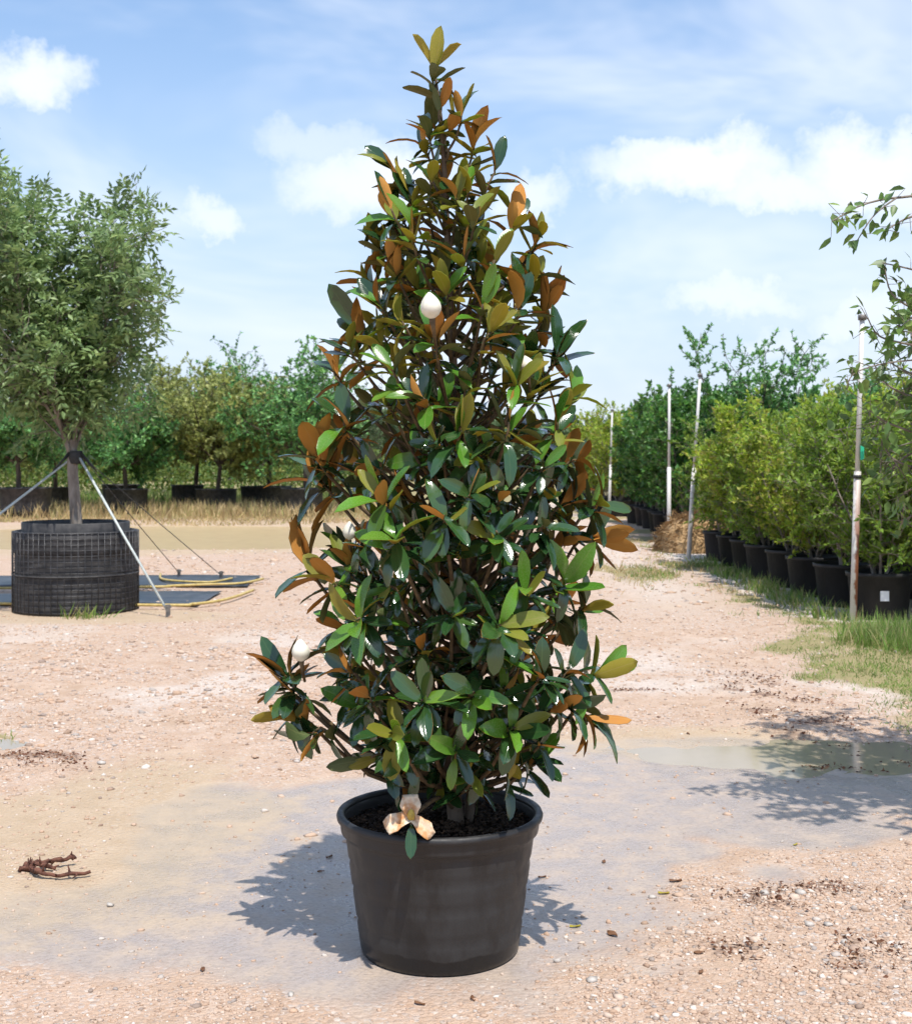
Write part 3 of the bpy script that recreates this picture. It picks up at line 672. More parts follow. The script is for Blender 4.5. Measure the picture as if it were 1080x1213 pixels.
# a few hanging skirt leaves below the crown
LP, Ld, Ln, LL, Lc, Lk = map(np.array, (LP, Ld, Ln, LL, Lc, Lk))
Ld, Ls, Ln = frames(Ld, Ln)
keep = (LP+Ld*LL[:, None])[:, 2] > .04
LP, Ld, Ls, Ln, LL, Lc, Lk = (a[keep] for a in (LP, Ld, Ls, Ln, LL, Lc, Lk))
mc = LP+Ld*LL[:, None]*.5; Rz = np.maximum(crown_r(mc[:, 2]+.4), .12)
score = -mc[:, 1]/Rz+.75*abs(mc[:, 0])/Rz+.6*abs(Ln[:, 1])+1.5*LL/.14+.25*(mc[:, 2]-1)
order = np.argsort(-score); single = order[:300]; rest = order[300:]
for i in single:
    o = obj('leaf', leafme[int(Lc[i]), int(Lk[i])], mg)
    mtx = Matrix(((Ld[i][0]*LL[i], Ls[i][0]*LL[i], Ln[i][0]*LL[i], LP[i][0]), (Ld[i][1]*LL[i], Ls[i][1]*LL[i], Ln[i][1]*LL[i], LP[i][1]), (Ld[i][2]*LL[i], Ls[i][2]*LL[i], Ln[i][2]*LL[i], LP[i][2]), (0, 0, 0, 1)))
    o.matrix_local = mtx
VV, FF, MI, UU = [], [], [], []; off = 0
slots = [M[CLS[c][s]] for c in CL for s in (0, 1)]
for i in rest:
    v, f, mi, uv = LT[int(Lk[i])]; n = len(v)
    VV.append(LP[i]+LL[i]*(v[:, :1]*Ld[i]+v[:, 1:2]*Ls[i]+v[:, 2:]*Ln[i])); FF.append(f+off); MI.append(mi+2*int(Lc[i])); UU.append(uv); off += n
me = make_mesh('foliage', np.vstack(VV), np.vstack(FF), slots, np.concatenate(MI), True); add_uv(me, np.vstack(UU))
obj('foliage', me, mg)['kind'] = 'stuff'
# flower buds: closed white tepals round an egg-shaped heart
def tepal_bud(p, ax, Hh, rad, open_=0.0):
    ax = nrm(ax); u = nrm(np.cross(ax, [.2, .9, .1])); w = np.cross(ax, u)
    root = MB(); root.tube([p-ax*Hh*1.0+np.array([0, .06, 0]), p-ax*Hh*.35+np.array([0, .01, 0]), p+ax*Hh*.05], [.0045, .006, rad*.35], 7); fl = root.build('flower_bud', M['twig'], mg)
    for k in range(6):
        a0 = k*PI/3*1.0+(.5 if k > 2 else 0); sh = 1.0 if k < 3 else .93; V = []; nt_, na = 8, 7
        for i in range(nt_):
            t = i/(nt_-1); r_ = rad*sh*(math.sin(PI*min(1, (t**.85)*.95+.03))**.8)*(1+.05*(k % 3))
            for j in range(na):
                ang = a0+(j/(na-1)-.5)*2.5*(1-.35*t); V.append(p+ax*(Hh*t)+r_*(math.cos(ang)*u+math.sin(ang)*w)*(1+.05*math.cos(3*ang)*(k % 2)))
        F = [[i*na+j, i*na+j+1, (i+1)*na+j+1, (i+1)*na+j] for i in range(nt_-1) for j in range(na-1)]
        obj('petal', make_mesh('petal', V, F, [M['petal_white']], smooth=True), fl)
tepal_bud(mag_at(512, 378, -.43), (-.12, -.1, 1), .080, .029)
tepal_bud(mag_at(625, 442, -.27), (-.2, -.1, 1), .055, .024)
tepal_bud(mag_at(357, 784, -.18), (-.05, 0, 1), .072, .027)
tepal_bud(mag_at(414, 640, -.15), (0, 0, 1), .060, .020)
# the spent flower hanging over the rim
fc = mag_at(487, 968, -.315)
b = MB(); b.tube(smooth_path([trunk_at(.05), mag_at(520, 945, -.12), fc+np.array([.01, .03, .0])], 10), np.linspace(.009, .006, 10), 6)
fl = b.build('flower', M['twig'], mg)
b = MB(); b.lathe([(.0, -.012), (.010, -.008), (.012, .006), (.008, .018), (.0, .024)], 12); so_ = b.build('flower_heart', M['stamen'], fl, loc=tuple(fc+np.array([0, -.012, .004])))
def floppy(name, c, d, n, L, Wd, mat, parent, sd):
    rs = np.random.default_rng(sd); d, s, n = frames(np.array(d, float), np.array(n, float)); V = []; nu, nv = 8, 7
    for i in range(nu):
        t = i/(nu-1); w_ = Wd*(math.sin(PI*(.14+.56*t))**.8)*(1+.10*math.sin(9*t+sd))
        for j in range(nv):
            v_ = j/(nv-1)-.5; V.append(c+d*L*t+s*w_*v_+n*(.35*L*t*(1-t)+.22*w_*(4*v_*v_)+rs.normal(0, .0035)-.10*L*t*t))
    F = [[i*nv+j, i*nv+j+1, (i+1)*nv+j+1, (i+1)*nv+j] for i in range(nu-1) for j in range(nv-1)]
    o = obj(name, make_mesh(name, V, F, [mat], smooth=True), parent)
    sm = o.modifiers.new('thick', 'SOLIDIFY'); sm.thickness = .0018
    return o
floppy('petal', fc, (-.85, -.35, -.30), (0, -.75, .7), .085, .056, M['petal_old'], fl, 1)
floppy('petal', fc, (.75, -.35, -.62), (.1, -.8, .6), .085, .046, M['petal_old'], fl, 2)
floppy('petal', fc, (-.05, .15, 1), (0, -1, .1), .066, .060, M['petal_old'], fl, 3)
o = obj('leaf', leafme[0, 0], mg)
d, s, n = frames(np.array([0.02, -.55, -.85]), np.array([.15, -.8, .5])); L = .10
p = fc+np.array([.0, -.012, -.02])
o.matrix_local = Matrix(((d[0]*L, s[0]*L, n[0]*L, p[0]), (d[1]*L, s[1]*L, n[1]*L, p[1]), (d[2]*L, s[2]*L, n[2]*L, p[2]), (0, 0, 0, 1)))

# ---------------------------------------------------------------- branching trees
def grow(rs, p, d, L, r, lv, sp, tubes, anch):
    n = sp['seg'][lv]; pts = [p]; ds = [d]
    for i in range(n):
        d = nrm(d+rs.normal(0, sp['wob'][lv], 3)+np.array([0, 0, sp['up'][lv]])); p = p+d*L/n; pts.append(p); ds.append(d)
    rad = np.linspace(r, r*sp['taper'][lv], n+1)
    tubes.append((np.array(pts), rad, lv))
    last = lv == len(sp['seg'])-1
    if last:
        for k in range(sp['leaves']):
            t = rs.uniform(.12, 1.0)*n; i = min(int(t), n-1); f = t-i
            anch.append((pts[i]*(1-f)+pts[i+1]*f, ds[i+1]))
        return
    az = rs.uniform(0, 2*PI)
    for k in range(sp['kids'][lv]):
        t = (sp['t0'][lv]+(1-sp['t0'][lv])*(k+rs.random())/sp['kids'][lv])*n; i = min(int(t), n-1); f = t-i
        q = pts[i]*(1-f)+pts[i+1]*f; dd = ds[i+1]; az += 2.39996+rs.normal(0, .3)
        u = nrm(np.cross(dd, [.31, .17, .93] if abs(dd[2]) < .95 else [1, 0, 0])); w = np.cross(dd, u); an = math.radians(sp['ang'][lv])*rs.uniform(.7, 1.25)
        cdn = dd*math.cos(an)+(math.cos(az)*u+math.sin(az)*w)*math.sin(an)
        grow(rs, q, cdn, L*sp['len'][lv]*rs.uniform(.7, 1.2)*(1-.35*t/n*sp.get('cone', 0)), np.interp(t, [0, n], [rad[0], rad[-1]])*sp['rk'][lv], lv+1, sp, tubes, anch)
def tubes_np(items, sides, rmin):
    by = {}
    for pts, rad, lv in items: by.setdefault(len(pts), []).append((pts, rad))
    VV, FF, off = [], [], 0
    for n, it in by.items():
        P = np.array([i[0] for i in it]); Rr = np.maximum(np.array([i[1] for i in it]), rmin); m = len(it)
        T = nrm(np.gradient(P, axis=1)); ref = np.where(abs(T[..., 2:3]) < .9, np.array([0, 0, 1.0]), np.array([1.0, 0, 0]))[:, :1]
        a = nrm(np.cross(T, np.broadcast_to(ref, T.shape))); b_ = np.cross(T, a); th = 2*PI*np.arange(sides)/sides
        V = P[:, :, None]+Rr[:, :, None, None]*(np.cos(th)[None, None, :, None]*a[:, :, None]+np.sin(th)[None, None, :, None]*b_[:, :, None])
        i0 = np.arange(n-1)[:, None]*sides; k = np.arange(sides)[None]; k2 = (k+1) % sides
        q = np.stack([i0+k, i0+k2, i0+sides+k2, i0+sides+k], -1).reshape(-1, 4)
        FF.append((q[None]+(np.arange(m)*n*sides)[:, None, None]+off).reshape(-1, 4)); VV.append(V.reshape(-1, 3)); off += m*n*sides
    return np.vstack(VV), np.vstack(FF)
def tree_parts(rs, sp, mat_bark, mat_leaf, root, leaf, starts, compound=0, thin=1.0, keepfn=None, trunk_levels=1):
    tubes, anch = [], []
    for (p, d, L, r) in starts: grow(rs, np.array(p, float), nrm(np.array(d, float)), L, r, 0, sp, tubes, anch)
    if keepfn is not None: tubes = [q for q in tubes if q[2] == 0 or keepfn(q[0], rs).all()]
    for nm_, sel, sd_ in (('trunk', [q for q in tubes if q[2] < trunk_levels], 9), ('limbs', [q for q in tubes if q[2] >= trunk_levels], 4)):
        if sel:
            v_, f_ = tubes_np(sel, sd_, sp.get('rmin', .003)); o_ = obj(nm_, make_mesh(nm_, v_, f_, [mat_bark], smooth=True), root)
            if nm_ == 'limbs': o_['kind'] = 'stuff'
    P = np.array([a[0] for a in anch]); A = np.array([a[1] for a in anch])
    if keepfn is not None:
        k = keepfn(P, rs); P, A = P[k], A[k]
    Lf, Wf = leaf; N_ = len(P)
    rnd_ = nrm(rs.normal(0, 1, (N_, 3)))
    d = nrm(A*.5+rnd_*.85+np.array([0, 0, sp.get('lup', .1)])); n = nrm(rs.normal(0, .55, (N_, 3))+np.array([0, 0, 1.0]))
    if compound:
        Ps, Ds, Ns, Ls = [], [], [], []; dd, ss, nn = frames(d, n); RL = Lf*2.3
        for k in range(compound):
            t = (k//2+1)/((compound+1)//2+.2); sgn = (1 if k % 2 else -1) if k < compound-1 else 0
            q = P+dd*RL*t*np.ones((N_, 1))-np.array([0, 0, 1])*(RL*.25*t*t); Ps.append(q)
            Ds.append(dd*.6+ss*sgn*.8-np.array([0, 0, .18])+rs.normal(0, .12, (N_, 3))); Ns.append(nn+rs.normal(0, .25, (N_, 3))); Ls.append(Lf*rs.uniform(.75, 1.15, N_))
        P, d, n, Ls = np.vstack(Ps), np.vstack(Ds), np.vstack(Ns), np.concatenate(Ls)
    else: Ls = Lf*rs.uniform(.65, 1.25, N_)
    V, F = leaf_cloud(P, d, n, Ls, Ls*Wf)
    c = obj('crown', make_mesh('crown', V, F, [mat_leaf]), root); c['kind'] = 'stuff'
    return c

# -- big container tree on the left
BX, BY = -4.06, 13.9
bp = thing('mesh_tree_container', 'wide black fabric tree container wrapped in square wire mesh, standing on the gravel', 'container', (BX, BY, 0))
lathe_obj('body', [(0, .01), (.60, .01), (.628, .0)]+[(.628+.004*math.sin(9*z), z) for z in np.linspace(.03, .62, 14)]+[(.640, .63), (.642, .66), (.638, .76), (.642, .845), (.63, .855), (.60, .852), (.595, .80), (.590, .70)], M['fabric'], bp, 64)
b = MB()
for z in np.linspace(.03, .845, 15): b.tube([(.647*math.cos(t), .647*math.sin(t), z) for t in np.linspace(0, 2*PI, 57)], .0042, 4, cap=False)
for k in range(60):
    t = 2*PI*k/60; b.tube([(.651*math.cos(t), .651*math.sin(t), .0), (.652*math.cos(t), .652*math.sin(t), .85)], .0040, 4)
b.build('wire_mesh', M['mesh_wire'], bp)
b = MB(); b.tube([(.650*math.cos(t), .650*math.sin(t), .40) for t in np.linspace(0, 2*PI, 65)], .010, 6, cap=False); b.build('tie_band', M['fabric'], bp)
lathe_obj('inner_liner', [(.555, .70), (.560, .935), (.552, .945), (.542, .93), (.538, .70)], M['fabric'], bp, 48)
soil_disc('soil', .596, .78, bp, M['soil'], .012, 10, 36)
at_tree = thing('container_tree', 'tall open ash tree with fine grey-green leaflets, rooted in the wire mesh container', 'tree', (BX, BY, .79)); at_tree.scale = (1.0, 1.0, .98)
ars = np.random.default_rng(14)
spA = dict(seg=[6, 7, 6, 5], wob=[.03, .10, .14, .2], up=[.0, .06, .05, .02], taper=[.8, .3, .35, .4], kids=[8, 12, 8], t0=[.80, .06, .12], ang=[27, 44, 52], len=[2.45, .32, .50], rk=[.45, .5, .5], leaves=5, rmin=.003, lup=.15)
tree_parts(ars, spA, M['trunk_grey'], M['ash'], at_tree, (.105, .40), [((0, 0, -.05), (0, 0, 1), 1.10, .066)], compound=7)
# guy straps
def strap(name, a, bpt, r, mat, label, cat, grp=None):
    m = MB(); a = np.array(a, float); bpt = np.array(bpt, float); m.tube([a, (a+bpt)/2-np.array([0, 0, .01]), bpt], r, 5)
    return tag(m.build(name, mat), label, cat, grp)
ga_ = np.array([BX+.055, BY-.05, 1.62]); s1 = gp(199, 732)
strap('guy_strap', ga_, (s1[0], s1[1], .06), .014, M['strap'], 'pale green-grey guy strap running from the ash trunk to a short stake', 'strap')
def stake(xy, h, label):
    m = MB(); m.box((-.022, -.012, -.15), (.022, .012, h)); m.box((-.034, -.013, h-.03), (.034, .0135, h-.012))
    tag(m.build('ground_stake', M['stake'], None, False, (xy[0], xy[1], gz(*xy))), label, 'stake')
stake(s1, .13, 'short steel stake holding the pale guy strap beside the mesh container')
for px, py, lb in ((212, 683, 'thin dark guy rope slanting to a stake by the weed mat edge'), (262, 686, 'thin dark guy rope slanting to the far corner of the weed mat')):
    q = gp(px, py); strap('guy_rope', (BX+.05, BY+.05, 1.64), (q[0], q[1], .05), .0055, M['rope'], lb, 'rope')
    stake(q, .10, 'small stake at the end of the '+('nearer' if px < 230 else 'farther')+' dark guy rope')
for dx, dy, lb in ((-2.3, .4, 'pale guy strap slanting from the ash trunk away from the path, upper one'), (-2.0, -.5, 'pale guy strap slanting from the ash trunk away from the path, lower one')):
    strap('guy_strap', (BX-.05, BY, 1.62), (BX+dx, BY+dy, .0), .012, M['strap'], lb, 'strap')
m = MB(); m.lathe([(.062, 1.56), (.075, 1.60), (.080, 1.66), (.066, 1.70)], 14)
for sx in (-1, 1): m.tube([(sx*.06, -.03, 1.68), (sx*.24, -.05, 1.47)], [.02, .006], 5)
tag(m.build('strap_collar', M['tie'], None, True, (BX, BY, 0)), 'black strap collar tied round the ash trunk below its fork', 'collar')

# -- weed mats, hose
def ground_patch(name, poly, mat, label, cat, lift=.012, n=26):
    poly = np.array(poly); V = []; F = []
    for i in range(n):                     # left edge to right edge, four corners
        u = i/(n-1); A_ = poly[0]*(1-u)+poly[1]*u; B_ = poly[3]*(1-u)+poly[2]*u
        for j in range(7):
            v = j/6; q = A_*(1-v)+B_*v+np.array([.03*math.sin(9*u), .05*math.sin(7*u+2)+.04*math.sin(17*u)])*(1 if j in (0, 6) else .6)
            V.append((q[0], q[1], gz(*q)+lift+.012*math.sin(11*u+j)*math.sin(j*1.1)+.014*(vnoise(q[0]*5, q[1]*5, 1)-.3)))
    F = [[i*7+j, (i+1)*7+j, (i+1)*7+j+1, i*7+j+1] for i in range(n-1) for j in range(6)]
    o = obj(name, make_mesh(name, V, F, [mat], smooth=True)); sm = o.modifiers.new('t', 'SOLIDIFY'); sm.thickness = .003
    return tag(o, label, cat)
def G(px, py): return gp(px, py)
ground_patch('weed_mat', [(-8.5, 15.0), G(262, 703), G(232, 719), (-8.0, 14.35)], M['mat'], 'shiny black weed mat sheet lying just behind the mesh container', 'mat', .022)
ground_patch('weed_mat', [(-9.5, 17.6), G(308, 684), G(292, 697), (-9, 16.1)], M['mat'], 'black weed mat sheet with a hose along it, farther from the mesh container', 'mat', .022)
def hose(pts, label, r=.017):
    P = [np.array([p[0], p[1], gz(p[0], p[1])+.048]) for p in pts]; m = MB(); m.tube(smooth_path(P, 30), r, 6)
    tag(m.build('irrigation_hose', M['hose']), label, 'hose')
hose([(-7.5, 15.55), G(165, 700), G(200, 699), G(240, 697), G(285, 696), G(312, 690)], 'yellow irrigation hose between the two black weed mats')
hose([G(190, 684), G(192, 690), G(215, 693), G(250, 694), G(275, 690)], 'short loop of yellow hose lying on the farther weed mat')
hose([(-7.4, 14.3), G(170, 722), G(230, 720), G(270, 714), G(300, 704)], 'yellow irrigation hose along the near edge of the weed mat')

# ---------------------------------------------------------------- far left: container trees by the pond
def far_pot(loc, r, h, mat, label, grp=None):
    t = thing('tree_container', label, 'container', loc, 0, grp)
    lathe_obj('body', [(0, .01), (r*.94, .0), (r*.97, h*.3), (r, h*.94), (r*1.03, h*.95), (r*1.03, h), (r*.95, h), (r*.94, h*.85)], mat, t, 28)
    soil_disc('soil', r*.95, h*.87, t, M['soil'], .01, 5, 24)
    return t
fp = [(30, 36, .70, .85, 'grey-black tree container half hidden behind the ash container'), (66, 41, .40, .75, 'narrow black tree container behind the ash trunk'),
      (150, 39, .62, .75, 'black tree container in dry grass, next one towards the pond from the ash'), (143, 43, .6, .8, 'black tree container tucked behind another one in the dry grass'),
      (222, 43, .52, .78, 'black container under the round olive oak, the one set farther back'), (256, 40, .62, .72, 'black container under the round olive oak, the one set nearer the pond'),
      (315, 42.5, .82, .75, 'wide black container under the dark green tree across the pond'), (358, 37.5, .60, .80, 'grey-black container nearest the pond beside the magnolia foliage')]
for px, d, r, h, lb in fp: far_pot(((px-CX)*d/FPX, d, 0), r, h, M['fabric'], lb)
def ctree(seed, px, d, zb, H, mat, barkm, label, leaf, th=1.0, sp=None, spread=1.0, name='container_tree', group=None, kids=None, leaves=None):
    rs = np.random.default_rng(seed)
    s = dict(seg=[5, 5, 5, 4], wob=[.04, .14, .18, .22], up=[0, .03, .03, .02], taper=[.75, .35, .4, .5], kids=kids or [10, 10, 8], t0=[.62, .15, .12], ang=[58*spread, 50, 52], len=[(H-zb-th)/th*.80, .50, .5], rk=[.5, .5, .5], leaves=leaves or 12, rmin=.006, lup=.1)
    if sp: s.update(sp)
    t = thing(name, label, 'tree', ((px-CX)*d/FPX, d, zb), rs.uniform(0, 6), group)
    tree_parts(rs, s, barkm, mat, t, leaf, [((0, 0, -.05), (rs.normal(0, .03), rs.normal(0, .03), 1), th, .075)])
    return t
ctree(31, 232, 43, .68, 4.9, M['oak'], M['trunk_dark'], 'round olive green oak on a dark trunk, the one set farther back by the pond', (.15, .6), 1.25, leaves=18)
ctree(32, 258, 40, .62, 4.75, M['oak'], M['trunk_dark'], 'round olive green oak on a dark trunk, the one nearer the pond', (.15, .6), 1.15, leaves=20, kids=[12, 10, 8])
ctree(33, 318, 42.5, .65, 5.0, M['green_tree'], M['trunk_dark'], 'dark green leafy tree in the wide container across the pond', (.13, .6), 1.3, leaves=14, spread=.8)
ctree(34, 362, 37.5, .70, 4.7, M['green_tree'], M['trunk_dark'], 'dark green tree half hidden behind the magnolia foliage', (.13, .6), 1.2, leaves=15, spread=.8)
ctree(35, 150, 39, .65, 3.9, M['green_tree'], M['trunk_dark'], 'green tree in dry grass behind the guy strap of the ash', (.125, .6), 1.2, leaves=15)
ctree(36, 66, 41, .65, 4.6, M['oak'], M['trunk_dark'], 'olive tree in the narrow container behind the ash trunk', (.125, .6), 1.2, leaves=15)
ctree(37, 22, 36, .72, 4.0, M['green_tree'], M['trunk_dark'], 'green tree in the grey container behind the ash container', (.125, .6), 1.2, leaves=15)
ctree(38, 303, 70, 0, 6.6, M['blue_tree'], M['trunk_dark'], 'slender blue-grey tree far off between the oak and the dark green tree', (.16, .5), 1.6, leaves=9, spread=.6, name='distant_tree')
ctree(39, 185, 66, 0, 6.4, M['blue_tree'], M['trunk_dark'], 'blue-grey tree far off between the ash and the round oak', (.16, .5), 1.6, leaves=10, spread=.7, name='distant_tree')
ctree(40, 110, 60, 0, 6.0, M['green_tree'], M['trunk_dark'], 'green tree far off behind the ash crown', (.15, .5), 1.5, leaves=12, name='distant_tree')
ctree(41, 400, 60, 0, 6.0, M['wood_far'], M['trunk_dark'], 'greyish green tree far off behind the magnolia', (.15, .5), 1.5, leaves=12, name='distant_tree')

# leafy bank: hedge and far wood, one mass each
def leaf_mass(name, x0, x1, y0, y1, H, n, leaf, mat, label, sd, sc=.35, zlo=0.0):
    rs = np.random.default_rng(sd); x = rs.uniform(x0, x1, n); y = rs.uniform(y0, y1, n)
    top = H*(.55+.75*(fbm(x, y, sc, 4)-.2)); z = zlo+(top-zlo)*rs.random(n)**.55
    P = np.stack([x, y, np.maximum(z, .05)], 1); d = nrm(rs.normal(0, 1, (n, 3))+np.array([0, -.2, .3])); nn = nrm(rs.normal(0, .6, (n, 3))+np.array([0, -.3, 1]))
    L = leaf*rs.uniform(.6, 1.4, n); V, F = leaf_cloud(P, d, nn, L, L*.55)
    return tag(obj(name, make_mesh(name, V, F, [mat])), label, 'foliage', kind='stuff')
leaf_mass('hedge_row', -24, -3, 49, 54, 2.3, 16000, .17, M['hedge'], 'bright green undergrowth behind the container trees', 1, .5)
leaf_mass('far_wood', -75, 75, 95, 112, 6.2, 42000, .75, M['wood_far'], 'far grey-green line of trees along the horizon', 2, .16)
leaf_mass('far_thicket', -32, -6, 58, 66, 4.6, 15000, .24, M['green_tree'], 'green thicket behind the bright undergrowth', 4, .3)
def grass(name, pts, hmin, hmax, mat, label, sd, wid=.006, lean=.35):
    rs = np.random.default_rng(sd); n = len(pts); x, y = pts[:, 0], pts[:, 1]
    P = np.stack([x, y, ground_h(x, y)-.005], 1); h = rs.uniform(hmin, hmax, n)
    d = nrm(np.stack([rs.normal(0, lean, n), rs.normal(0, lean, n), np.ones(n)], 1)); nn = nrm(rs.normal(0, 1, (n, 3))*np.array([1, 1, .1]))
    tv = np.array([[0, .5, 0], [0, -.5, 0], [.55, .42, .05], [.55, -.42, .05], [1, 0, .22]]); tf = np.array([[0, 1, 3], [0, 3, 2], [2, 3, 4]])
    V, F = leaf_cloud(P, d, nn, h, wid*rs.uniform(.7, 1.4, n), tv, tf)
    return tag(obj(name, make_mesh(name, V, F, [mat])), label, 'grass', kind='stuff')
gr = np.random.default_rng(17)
def field(n, x0, x1, y0, y1, dens):
    x = gr.uniform(x0, x1, n); y = gr.uniform(y0, y1, n); k = gr.random(n) < dens(x, y); return np.stack([x[k], y[k]], 1)
grass('dry_grass', field(16000, -20, -1, 35, 42.5, lambda x, y: np.clip((fbm(x, y, .5)-.25)*2, .1, 1)), .15, .55, M['dry_grass'], 'tall dry straw-coloured grass on the bank beyond the pond', 1, .022, .3)
grass('dry_grass', field(5000, -14, 1.5, 33.2, 35.3, lambda x, y: .9+0*x), .05, .16, M['dry_grass'], 'short dry grass edging the far side of the pond', 2, .02, .5)
grass('far_grass', field(9000, -22, -2, 42.5, 49, lambda x, y: .8+0*x), .2, .7, M['grass'], 'rank green grass below the bright undergrowth', 3, .03, .35)
grass('verge_grass', field(60000, 2.2, 5.2, 7.0, 12.6, lambda x, y: greenmask(x, y)**1.5*np.clip((fbm(x+4, y, 2.5)-.3)*3, .08, 1)), .015, .055, M['grass'], 'short green grass on the verge beside the puddle', 4, .005, .6)
grass('verge_grass', field(30000, 2.4, 4.1, 12.6, 24, lambda x, y: greenmask(x, y)*.5*np.clip((fbm(x+4, y, 1.5)-.36)*5, .03, 1)), .025, .085, M['grass'], 'patchy green grass between the track and the row of pots', 5, .008, .5)
grass('grass_tuft', field(11000, 3.05, 4.8, 9.9, 12.5, lambda x, y: blob(x, y, 4.05, 11.0, .75, .7, .5, .35, 1.5)), .06, .26, M['grass'], 'tall dense green grass tuft at the foot of the rusty pole', 6, .007, .35)
grass('track_grass', field(9000, 1.2, 3.6, 15, 32, lambda x, y: greenmask(x, y)*.8), .03, .12, M['dry_grass'], 'thin dry grass growing along the far track', 7, .012, .6)
grass('edge_weeds', field(900, -3.2, -2.4, 7.1, 7.9, lambda x, y: blob(x, y, -2.9, 7.5, .30, .2, .5, .2, 2)), .02, .07, M['grass'], 'few green weeds by the small puddle at the gravel edge', 8, .006, .5)
grass('edge_weeds', field(260, -4.1, -3.3, 13.0, 13.25, lambda x, y: np.exp(-((x+3.75)/.16)**2)), .05, .20, M['grass'], 'small green weed sprouting against the mesh container', 9, .01, .5)
grass('row_weeds', field(2600, 3.55, 4.0, 12.6, 21, lambda x, y: np.clip((fbm(x, y, 1.2)-.42)*4, 0, 1)), .06, .22, M['grass'], 'weeds growing along the foot of the pot row', 10, .009, .4)

# ---------------------------------------------------------------- right: rows of potted shrubs
rp = thing('shrub_pot', 'black nursery pot with a white tag, behind the rusty pole', 'pot', (4.30, 13.2, 0))
r_, h_ = .335, .47
lathe_obj('body', [(0, .006), (r_*.78, .0), (r_*.81, .02), (r_*.94, h_*.90), (r_*1.0, h_*.905), (r_*1.01, h_*.99), (r_*.98, h_), (r_*.93, h_*.98), (r_*.91, h_*.8)], M['pot_row'], rp, 32)
soil_disc('soil', r_*.925, h_*.88, rp, M['soil'], .008, 5, 24)
def shrub(seed, H, mat, leaf, sp_extra, nst, spread):
    rs = np.random.default_rng(seed); t = bpy.data.objects.new('potted_shrub', None); COL.objects.link(t); t['category'] = 'shrub'
    s = dict(seg=[6, 5, 4], wob=[.07, .13, .18], up=[.05, .10, .08], taper=[.35, .4, .5], kids=[14, 8], t0=[.03, .12], ang=[42, 46], len=[.40, .48], rk=[.45, .5], leaves=15, rmin=.003, lup=.25, cone=.7)
    s.update(sp_extra); st = []
    for k in range(nst):
        a = 2*PI*k/nst+rs.normal(0, .3); st.append(((.05*math.cos(a), .05*math.sin(a), -.04), (spread*math.cos(a), spread*math.sin(a), 1), H*rs.uniform(.7, 1.0), .016))
    tree_parts(rs, s, M['trunk_grey'], mat, t, leaf, st)
    return t
protoL = [shrub(50+i, 1.85, M['lime'], (.082, .55), {}, 5, .34) for i in range(3)]
protoM = [shrub(60+i, 1.7, M['mid_shrub'], (.075, .45), {'ang': [50, 50]}, 5, .4) for i in range(2)]
protoD = [shrub(70+i, 2.25, M['dark_shrub'], (.11, .55), {'ang': [38, 40], 'cone': 1.0, 'kids': [13, 8], 'leaves': 12}, 4, .17) for i in range(3)]
used = set()
def put(proto, loc, rz, sc, label, grp):
    if proto.name in used: return dup(proto, loc, rz, sc, label, grp)
    used.add(proto.name); proto.location = loc; proto.rotation_euler = (0, 0, rz); proto.scale = (sc,)*3; return tag(proto, label, None, grp)
ORD = ['first', 'second', 'third', 'fourth', 'fifth', 'sixth', 'seventh', 'eighth', 'ninth']
pr_ = np.random.default_rng(77); zs_ = h_*.88
b = MB(); b.box((-.043, -.3225, .20), (.043, -.3165, .30)); b.build('pot_tag', M['white_tag'], rp, False, (-.05, .012, 0))
put(protoM[0], (4.30, 13.2, zs_), .4, .95, 'feathery mid green shrub in the pot with the white tag', None)
LBP = 'plain black nursery pot in the front row beside the rusty pole and straw heap'
bare = None
def put_pot(x, y, lab, grp):
    global bare
    if bare is None:
        bare = dup(rp, (x, y, 0), 1.0, 1.0, lab, grp)
        for c in list(bare.children):
            if c.name.startswith('pot_tag'): bpy.data.objects.remove(c)
        return bare
    return dup(bare, (x, y, 0), pr_.uniform(0, 6), 1.0, lab, grp)
for k in range(1, 8):
    y = 13.2+1.08*k; x = 4.25+pr_.normal(0, .03)
    put_pot(x, y, f'plain black nursery pot in the front row, {ORD[k]} from the rusty pole', 'pots of the front row')
    if k == 1: put(protoM[1], (x, y, zs_), 2.1, .95, 'mid green shrub next to the feathery one, in the front row', None)
    elif k in (4, 6): put(protoM[k % 2], (x, y, zs_), pr_.uniform(0, 6), 1.0, f'looser mid green shrub in the front row of pots, {ORD[k]} from the rusty pole', None)
    else: put(protoL[k % 3], (x, y, zs_), pr_.uniform(0, 6), pr_.uniform(.78, .98), f'lime yellow-green shrub in the front row of pots, {ORD[k]} from the rusty pole', 'lime shrubs of the front row')
for row, (x0, y0, n) in enumerate(((5.15, 12.9, 8), (6.1, 13.4, 8), (7.1, 15.2, 7))):
    for k in range(n):
        y = y0+1.12*k+pr_.normal(0, .05); x = x0+pr_.normal(0, .05)
        rw = ('second', 'third', 'rearmost')[row]
        put_pot(x, y, f'plain black nursery pot in the {rw} row from the track, {ORD[k]} from its rusty-pole end', f'pots of the {rw} row')
        pl = protoL[(k+row) % 3] if (k+row) % 3 else protoM[k % 2]
        sc = pr_.uniform(.84, 1.04)+.04*row
        nm = 'lime yellow-green' if pl in protoL else 'feathery mid green'
        put(pl, (x, y, zs_), pr_.uniform(0, 6), sc, f'{nm} shrub in the {rw} row from the track, {ORD[k]} from its rusty-pole end', f'{nm} shrubs of the {("second", "third", "rearmost")[row]} row')
